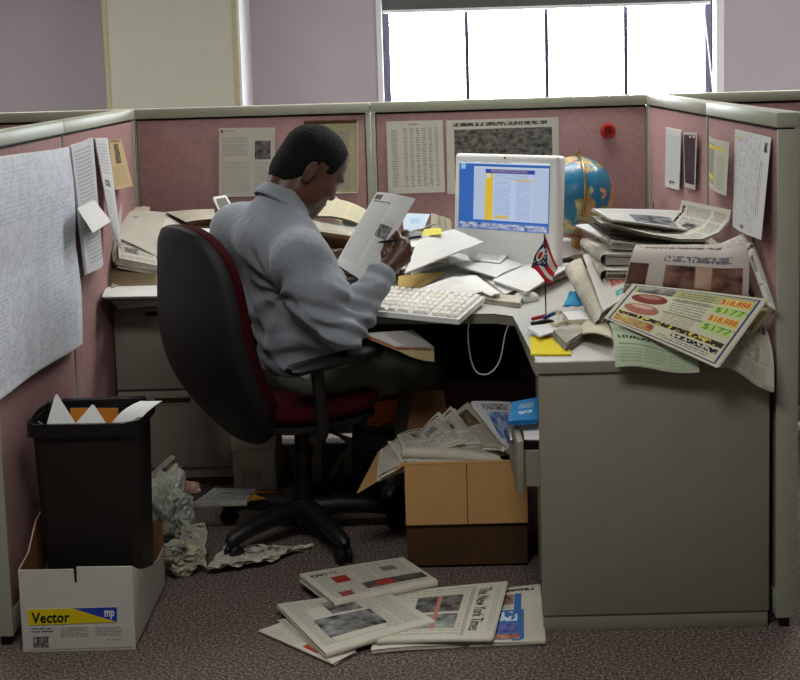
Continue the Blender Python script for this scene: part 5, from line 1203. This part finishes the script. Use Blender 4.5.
sheet('newspaper_leaf', [Y(575, 225, -1), Y(600, 226, -1), Y(641, 247, -1.35), Y(612, 243, -1.35)], [M['white'], M['newsgrey']], 'blank white folded leaf poking out at the left of the heap', 'newspaper', None, layers=3, gap=.003, bend=b_(.018), seed=57)
sheet('newspaper', [(646, 233, .945), (724, 242, .94), (720, 254, .93), (644, 246, .93)], [green, M['cream']], 'thin greenish folded newspaper lying on the photo newspaper', 'newspaper', G3, layers=5, gap=.004, jit=.004, fold='B', n=6, seed=58, bend=lambda u, v: .015*max(0, u-.75)*8*u*.3)
sheet('newspaper', [Y(636, 245, -1.58), Y(742, 244, -1.6), Y(748, 298, -1.72), Y(625, 285, -1.7)], [roll, M['newsedge']], 'thick folded newspaper with a brown photograph facing us, front of the heap', 'newspaper', G3, layers=10, gap=.0045, jit=.003, n=16, bend=lambda u, v: .045*math.sin(PI*min(1, v*1.0))**.8+.05*max(0, (u-.78)/.22)*(1-v)**1.5, seed=59)
sheet('newspaper_leaf', [Y(583, 255, -1.2), Y(627, 249, -1.25), Y(642, 290, -1.6), Y(603, 311, -1.68)], [col15, M['newsedge']], 'white newspaper leaf with a pale red block sloping down the left side', 'newspaper', None, layers=3, gap=.003, bend=b_(.012), seed=60)
sheet('newspaper', [Y(568, 264, -1.16), Y(581, 258, -1.14), Y(606, 308, -1.60), Y(599, 319, -1.67)], [M['newsedge'], M['newsgrey']], 'bundle of newspaper edges fanning left of the red-block leaf', 'newspaper', None, layers=6, gap=.006, jit=.01, bend=b_(.012), fold='L', seed=61)
sheet('newspaper', [Y(640, 298, -1.68), Y(775, 309, -1.9), Y(724, 368, -1.945), Y(612, 330, -1.76)], [page('advert_under', (196, 190, 140), [('text', .05, .05, .95, .95, 14, 2, .4), ('solid', .8, .05, .97, .6, srgb(150, 130, 90))], 2), M['newsedge']], 'yellowish advert page jutting out under the car advert', 'newspaper', None, layers=2, gap=.003, bend=b_(.008), seed=62)
nad = sheet('newspaper', [Y(633, 284, -1.73), Y(767, 299, -1.93), Y(717, 368, -2.02), Y(604, 318, -1.81)], [ad, M['newsedge']], 'car advert newspaper page with red and green prices, at the desk front', 'newspaper', None, layers=2, gap=.002, bend=b_(.01), n=16, seed=63)
for t_, v0, m_ in (('$18,888', .085, 'inkred'), ('$177', .225, 'inkgreen'), ('$18,888', .365, 'inkred'), ('$177', .505, 'inkgreen')):
    lettering(nad, t_, .72, v0+.01, .93, v0+.105, M[m_], lift=.001, name='price')
sheet('newspaper_leaf', [Y(609, 322, -1.78), Y(690, 344, -1.86), Y(698, 370, -1.95), Y(617, 367, -1.95)], [grn, M['newsedge']], 'pale green page hanging below the car advert at the desk edge', 'newspaper', None, layers=2, gap=.003, bend=lambda u, v: .022*math.sin(PI*v)+.006*math.sin(2*PI*u), seed=64)
sheet('newspaper_leaf', [Y(738, 318, -1.89), Y(766, 326, -1.88), Y(774, 391, -1.965), Y(722, 364, -1.945)], [hang, M['newsedge']], 'newspaper corner hanging down over the right front edge of the desk', 'newspaper', None, layers=2, gap=.003, bend=lambda u, v: .02*math.sin(PI*v)+.01*math.sin(PI*2*u)*v, seed=65)
sheet('newspaper', [(746, 249, {'x': R-.03}), (753, 241, {'x': R-.012}), (776, 310, {'x': R-.012}), (766, 306, {'x': R-.03})], [newsmat(66), M['newsgrey']], 'newspaper standing curled against the right partition', 'newspaper', None, layers=3, gap=.004, jit=.004, bend=lambda u, v: .01*math.sin(PI*u), seed=66)

# newspapers in the cardboard box
G4 = 'newspapers heaped in the cardboard box'
yb2 = -1.40
bx = [([Y(383, 449, -1.36), Y(402, 445, -1.26), Y(409, 462, -1.36), Y(381, 474, -1.42)], 'newspaper drooping over the side flap of the box, lowest at the left', M['newsgrey']),
      ([Y(388, 441, -1.3), Y(413, 446, -1.22), Y(427, 461, -1.38), Y(403, 463, -1.38)], 'grey folded newspaper at the left corner of the box', None),
      ([Y(414, 450, -1.30), Y(496, 452, -1.26), Y(495, 462, -1.39), Y(416, 461, -1.39)], 'flat folded newspaper along the front of the box', None),
      ([Y(397, 435, -1.22), Y(422, 428, -1.17), Y(500, 456, -1.38), Y(402, 448, -1.36)], 'long newspaper lying across the middle of the box heap', None),
      ([Y(414, 441, -1.27), Y(438, 412, -1.20), Y(462, 441, -1.345), Y(432, 453, -1.365)], 'fanned newspaper left of the photo page in the box', None),
      ([Y(430, 431, -1.24), Y(451, 406, -1.17), Y(482, 444, -1.325), Y(450, 449, -1.345)], 'second fanned newspaper, tucked under the photo page in the box', None),
      ([Y(447, 421, -1.20), Y(468, 402, -1.14), Y(509, 449, -1.32), Y(474, 447, -1.315)], 'newspaper with a brown photograph near the top of the box', 'ph')]
for i, (p_, l_, m_) in enumerate(bx):
    mm = m_ if (m_ is not None and m_ != 'ph') else (page('brown_photo_page', (170, 164, 146), [('photo', .2, .1, .75, .5, srgb(50, 44, 38), srgb(120, 100, 70), 6), ('text', .05, .55, .95, .95, 12, 4, .5)], 5) if m_ == 'ph' else newsmat(70+i, (196, 192, 178)))
    sheet('newspaper', p_, [mm, M['newsedge']], l_, 'newspaper', G4, layers=5, gap=.007, jit=.012, n=8, fold='B' if i in (2, 3) else ('L' if i > 3 else None), bend=b_((.012, .016, .006, .016, .022, .018, .020)[i]), seed=70+i)
mg = page('magazine_cover', (214, 214, 214), [('photo', .18, .06, .9, .2, srgb(90, 70, 80), srgb(206, 206, 206), 12), ('photo', .2, .24, .85, .8, srgb(60, 90, 150), srgb(180, 200, 226), 4), ('photo', .5, .62, .86, .9, srgb(40, 70, 130), srgb(90, 120, 170), 5)], 5)
sheet('magazine', [Y(472, 401, -1.14), Y(511, 402, -1.08), Y(514, 449, -1.30), Y(504, 450, -1.33)], [mg, M['paper']], 'white magazine with a blue picture standing at the right of the box', 'magazine', None, layers=4, gap=.003, jit=.003, seed=80, bend=b_(.006))

# newspapers on the carpet
G5 = 'newspapers on the carpet'
fa_ = page('floor_page_a', (196, 192, 176), [('text', .06, .06, .94, .94, 26, 5, .4), ('head', .06, .12, .3, .2, 8, srgb(70, 70, 70)), ('solid', .2, .3, .34, .52, srgb(150, 46, 40)), ('solid', .68, .25, .82, .42, srgb(110, 108, 100)), ('photo', .38, .66, .97, .86, srgb(40, 36, 34), srgb(110, 96, 88), 9), ('solid', .5, .70, .66, .84, srgb(160, 50, 44)), ('solid', .12, .78, .24, .92, srgb(140, 70, 66))], 3)
fb_ = page('floor_page_b', (196, 192, 176), [('text', .05, .05, .95, .95, 28, 5, .35), ('solid', .16, .2, .62, .88, srgb(196, 192, 176)), ('photo', .34, .12, .62, .40, GA, srgb(150, 148, 140), 8), ('photo', .14, .44, .66, .80, srgb(30, 30, 30), srgb(150, 150, 146), 6), ('solid', .0, .9, 1, 1, srgb(198, 194, 178))], 6)
fc_ = page('floor_page_c', (206, 202, 186), [('solid', .12, .55, .5, .75, srgb(176, 60, 50)), ('text', .05, .1, .95, .5, 10, 3, .3)], 2)
nyt = page('floor_front_page', (204, 200, 182), [('text', .04, .05, .70, .95, 16, 6, .3), ('solid', .22, .18, .66, .84, srgb(196, 190, 172)), ('photo', .24, .20, .64, .52, srgb(44, 44, 40), srgb(120, 120, 112), 9), ('photo', .24, .56, .64, .82, srgb(60, 62, 58), srgb(160, 166, 156), 7), ('solid', .42, .20, .46, .82, srgb(170, 120, 100)), ('solid', .70, .05, .74, .95, srgb(170, 166, 152)), ('text', .92, .1, .98, .9, 20, 1, .3)], 8)
bl5 = page('floor_blue_page', (204, 200, 184), [('head', .2, .05, .9, .1, 10, srgb(60, 60, 60)), ('photo', .12, .15, .55, .34, srgb(90, 60, 46), srgb(170, 140, 120), 8), ('text', .12, .35, .55, .42, 3, 1, .5), ('solid', .12, .44, .72, .96, srgb(60, 110, 170)), ('solid', .56, .14, .68, .98, srgb(60, 110, 170)), ('head', .18, .47, .62, .64, 4, srgb(200, 220, 236)), ('photo', .3, .68, .62, .84, srgb(60, 60, 130), srgb(110, 120, 180), 8), ('photo', .3, .86, .66, .95, srgb(120, 60, 50), srgb(206, 150, 130), 8)], 3)
sheet('newspaper', [(484, 590, .012), (539, 584, .012), (545, 641, .012), (470, 643, .012)], [bl5, NE], 'newspaper with a bright blue panel by the desk side panel on the carpet', 'newspaper', G5, layers=4, gap=.0025, jit=.005, n=6, seed=90, fold='R')
sheet('newspaper', [(380, 606, .014), (500, 600, .014), (480, 641, .012), (371, 650, .012)], [newsmat(91), NE], 'folded newspaper beneath the front page with the masthead', 'newspaper', G5, layers=4, gap=.0025, jit=.006, n=6, seed=91, bend=b_(.006, 2))
o = sheet('newspaper', [(394, 592, .028), (507, 581, .028), (492, 638, .026), (378, 640, .026)], [nyt, NE], 'front page lying sideways, its masthead along the right edge', 'newspaper', G5, layers=4, gap=.0028, jit=.005, n=12, seed=92, bend=b_(.003), fold='B')
lettering(o, 'The New York Times', .77, .10, .88, .88, M['ink'], rot=1, name='masthead')
sheet('newspaper', [(282, 619, .012), (352, 610, .012), (355, 652, .010), (332, 664, .010)], [fc_, NE], 'newspaper with a red picture under the lowest left sheaf', 'newspaper', G5, layers=3, gap=.0022, jit=.012, n=6, seed=93)
sheet('newspaper', [(259, 630, .008), (300, 616, .008), (352, 652, .008), (333, 664, .008)], [fc_, NE], 'bottom newspaper peeping out furthest left on the carpet', 'newspaper', G5, layers=3, gap=.0018, jit=.004, n=6, seed=94)
sheet('newspaper', [(277, 604, .034), (385, 590, .036), (434, 620, .034), (325, 653, .024)], [fb_, NE], 'newspaper with two grey photographs in the middle of the carpet heap', 'newspaper', G5, layers=5, gap=.003, jit=.005, n=10, seed=95, bend=b_(.005), fold='B')
sheet('newspaper', [(299, 574, .05), (403, 557, .05), (436, 579, .048), (333, 602, .045)], [fa_, NE], 'topmost back newspaper on the carpet with small red pictures', 'newspaper', G5, layers=6, gap=.004, jit=.005, n=10, seed=96, bend=b_(.004), fold='B')
# under and behind the chair
sheet('newspaper', [(227, 546, .012), (314, 545, .012), (262, 559, .03), (206, 568, .03)], [newsmat(97, (200, 198, 180)), NE], 'crumpled newspaper under the casters of the chair', 'newspaper', None, layers=3, gap=.004, crumple=.014, cfreq=8, n=20, seed=97)
sheet('newspaper', [(214, 488, .115), (256, 489, .115), (247, 501, .115), (193, 503, .115)], [newsmat(98, (150, 150, 146)), M['newsgrey']], 'folded newspaper lying on the far base leg of the chair', 'newspaper', None, layers=4, gap=.004, n=6, seed=98)
sheet('leaflet', [(255, 491, .118), (274, 491, .118), (268, 498, .116), (249, 500, .118)], [mat('ochre_paper', (176, 130, 40), .8, .2)]*2, 'ochre leaflet beside the newspaper on the chair base', 'leaflet', None, layers=2, gap=.003, n=4)
G6 = 'crumpled litter between carton and chair'
def lump(name, c, r, m, label, cat, amp=.25, fq=7, seed=0):
    bm = bmesh.new(); bmesh.ops.create_icosphere(bm, subdivisions=5, radius=1)
    for v in bm.verts:
        q = Vector((v.co.x*r[0], v.co.y*r[1], v.co.z*r[2])); d = noise.noise(q*fq*3+Vector((seed, 0, 0))); d2 = abs(noise.noise(q*fq*9+Vector((seed, 3, 0))))
        v.co = Vector(c)+q*(1+amp*d*1.6-amp*d2)
        v.co.z = max(v.co.z, .002)
    me = bpy.data.meshes.new(name); bm.to_mesh(me); bm.free(); o = link(name, me, m, None, False)
    return tag(o, label, cat, G6)
p = at(168, 512, y=-1.12)
lump('plastic_bag', p, (.085, .10, .13), M['clear'], 'milky crumpled plastic bag in the litter behind the carton', 'bag', .22, 7, 1)
p = at(166, 492, y=-1.06)
lump('plastic_bag', p, (.05, .06, .06), M['clear'], 'smaller clear bag puffed up on top of the litter', 'bag', .26, 8, 9)
p = at(180, 568, y=-1.42)
lump('paper_ball', (p.x, p.y, .055), (.06, .05, .05), mat('stained_newsprint', (176, 172, 148), .9, .1, var=.3, vscale=22), 'crumpled newspaper ball at the front of the litter', 'newspaper', .32, 8, 4)
sheet('newspaper', [(180, 520, .14), (206, 524, .12), (204, 566, .03), (186, 556, .06)], [newsmat(99, (170, 168, 150)), M['newsgrey']], 'crumpled newspaper sheet against the near caster of the chair', 'newspaper', G6, crumple=.016, cfreq=8, n=16, seed=99, layers=2, gap=.005)
sheet('newspaper', [(150, 545, .12), (186, 548, .10), (190, 560, .06), (152, 566, .06)], [newsmat(100, (170, 166, 146)), M['newsgrey']], 'torn newspaper wad between the bag and the paper ball', 'newspaper', G6, crumple=.02, cfreq=9, n=16, seed=100, layers=3, gap=.008)
sheet('envelope', [Y(166, 462, -.98), Y(178, 464, -.98), Y(178, 486, -1.0), Y(164, 486, -1.0)], [M['cream'], M['newsgrey']], 'cream envelope standing in the litter behind the bag', 'envelope', None, n=4, layers=2, gap=.003)
sheet('paper_strip', [Y(171, 455, -1.0), Y(176, 457, -1.0), Y(154, 477, -1.05), Y(150, 474, -1.05)], [page('striped_strip', (150, 146, 134), [('text', .1, .05, .9, .95, 9, 1, .6)], 2), M['newsgrey']], 'printed paper strip sticking out of the top of the litter', 'paper', None, n=4)
sheet('leaflet', [(178, 478, .16), (199, 482, .16), (200, 490, .15), (180, 492, .15)], [mat('salmon_paper', (150, 110, 92), .8, .2), M['newsgrey']], 'salmon leaflet at the right edge of the litter', 'leaflet', None, n=5, crumple=.006, layers=2, gap=.004)
# the orange board seen between his shins
q = [at(380, 384, y=-.84), at(408, 388, y=-.82), at(398, 430, y=-.80), at(366, 425, y=-.82)]
b = MB(); lo_ = [Vector((q[3].x-.01, q[3].y, .0)), Vector((q[2].x+.01, q[2].y, .0))]
b.poly([q[0], q[1], q[2], q[3]], (0, .008, 0)); tag(b.build('orange_board', M['rust']), "rust orange board standing on the added black case behind the man's shins", 'board')
zc_ = min(q[2].z, q[3].z)
cs_ = thing('case', (q[3].x+.04, -.80, 0), "black case on the floor under the man's knees, in deep shade", 'case')
MB().bounds((q[3].x-.05, -.85, 0), (q[2].x+.03, -.70, zc_), .012).build('body', M['black'], cs_, 40)  # made-up body, fills the darkness below the board with black
MB().tube([(q[3].x-.02, -.845, zc_-.05), (q[3].x-.02, -.865, zc_-.06), (q[2].x, -.865, zc_-.06), (q[2].x, -.845, zc_-.05)], .005, 8).build('handle', M['black'], cs_, True)

# ------------------------------------------------------------------ light: daylight through the window, ceiling lamps, an added front lamp
w = bpy.data.worlds.new('sky'); sc.world = w; w.use_nodes = True
bg = w.node_tree.nodes['Background']; bg.inputs[0].default_value = (.86, .93, 1.0, 1); bg.inputs[1].default_value = 38.0
def area(name, loc, rot, sx, sy, power, col=(1, 1, 1), portal=False):
    l = bpy.data.lights.new(name, 'AREA'); l.shape = 'RECTANGLE'; l.size = sx; l.size_y = sy; l.energy = power; l.color = col
    o = bpy.data.objects.new(name, l); COL.objects.link(o); o.location = loc; o.rotation_euler = rot
    if portal: l.cycles.is_portal = True
    return o
area('window_portal', ((wx0+wx1)/2, YW+.2, (wz0+wz1)/2), (-PI/2, 0, 0), wx1-wx0, wz1-wz0, 1, portal=True)
area('ceiling_lamp', (.5, -.1, 2.70), (0, 0, 0), 1.2, .6, 35, (1, .99, .97))
area('ceiling_lamp', (-2.4, .4, 2.70), (0, 0, 0), 1.2, .6, 60, (1, .99, .97))
area('ceiling_lamp', (2.6, .6, 2.70), (0, 0, 0), 1.2, .6, 66, (1, .99, .97))
area('ceiling_lamp', (-.3, -3.5, 2.70), (0, 0, 0), 1.2, .6, 38, (1, .99, .97))  # added lamp, gives frontal light to faces turned toward the camera

vs = sc.view_settings; vs.view_transform = 'Standard'; vs.look = 'None'; vs.gamma = 1; vs.use_curve_mapping = False; vs.exposure = 0.0
sc.cycles.use_denoising = True; sc.cycles.max_bounces = 8; sc.cycles.sample_clamp_indirect = 6
bpy.context.view_layer.update()
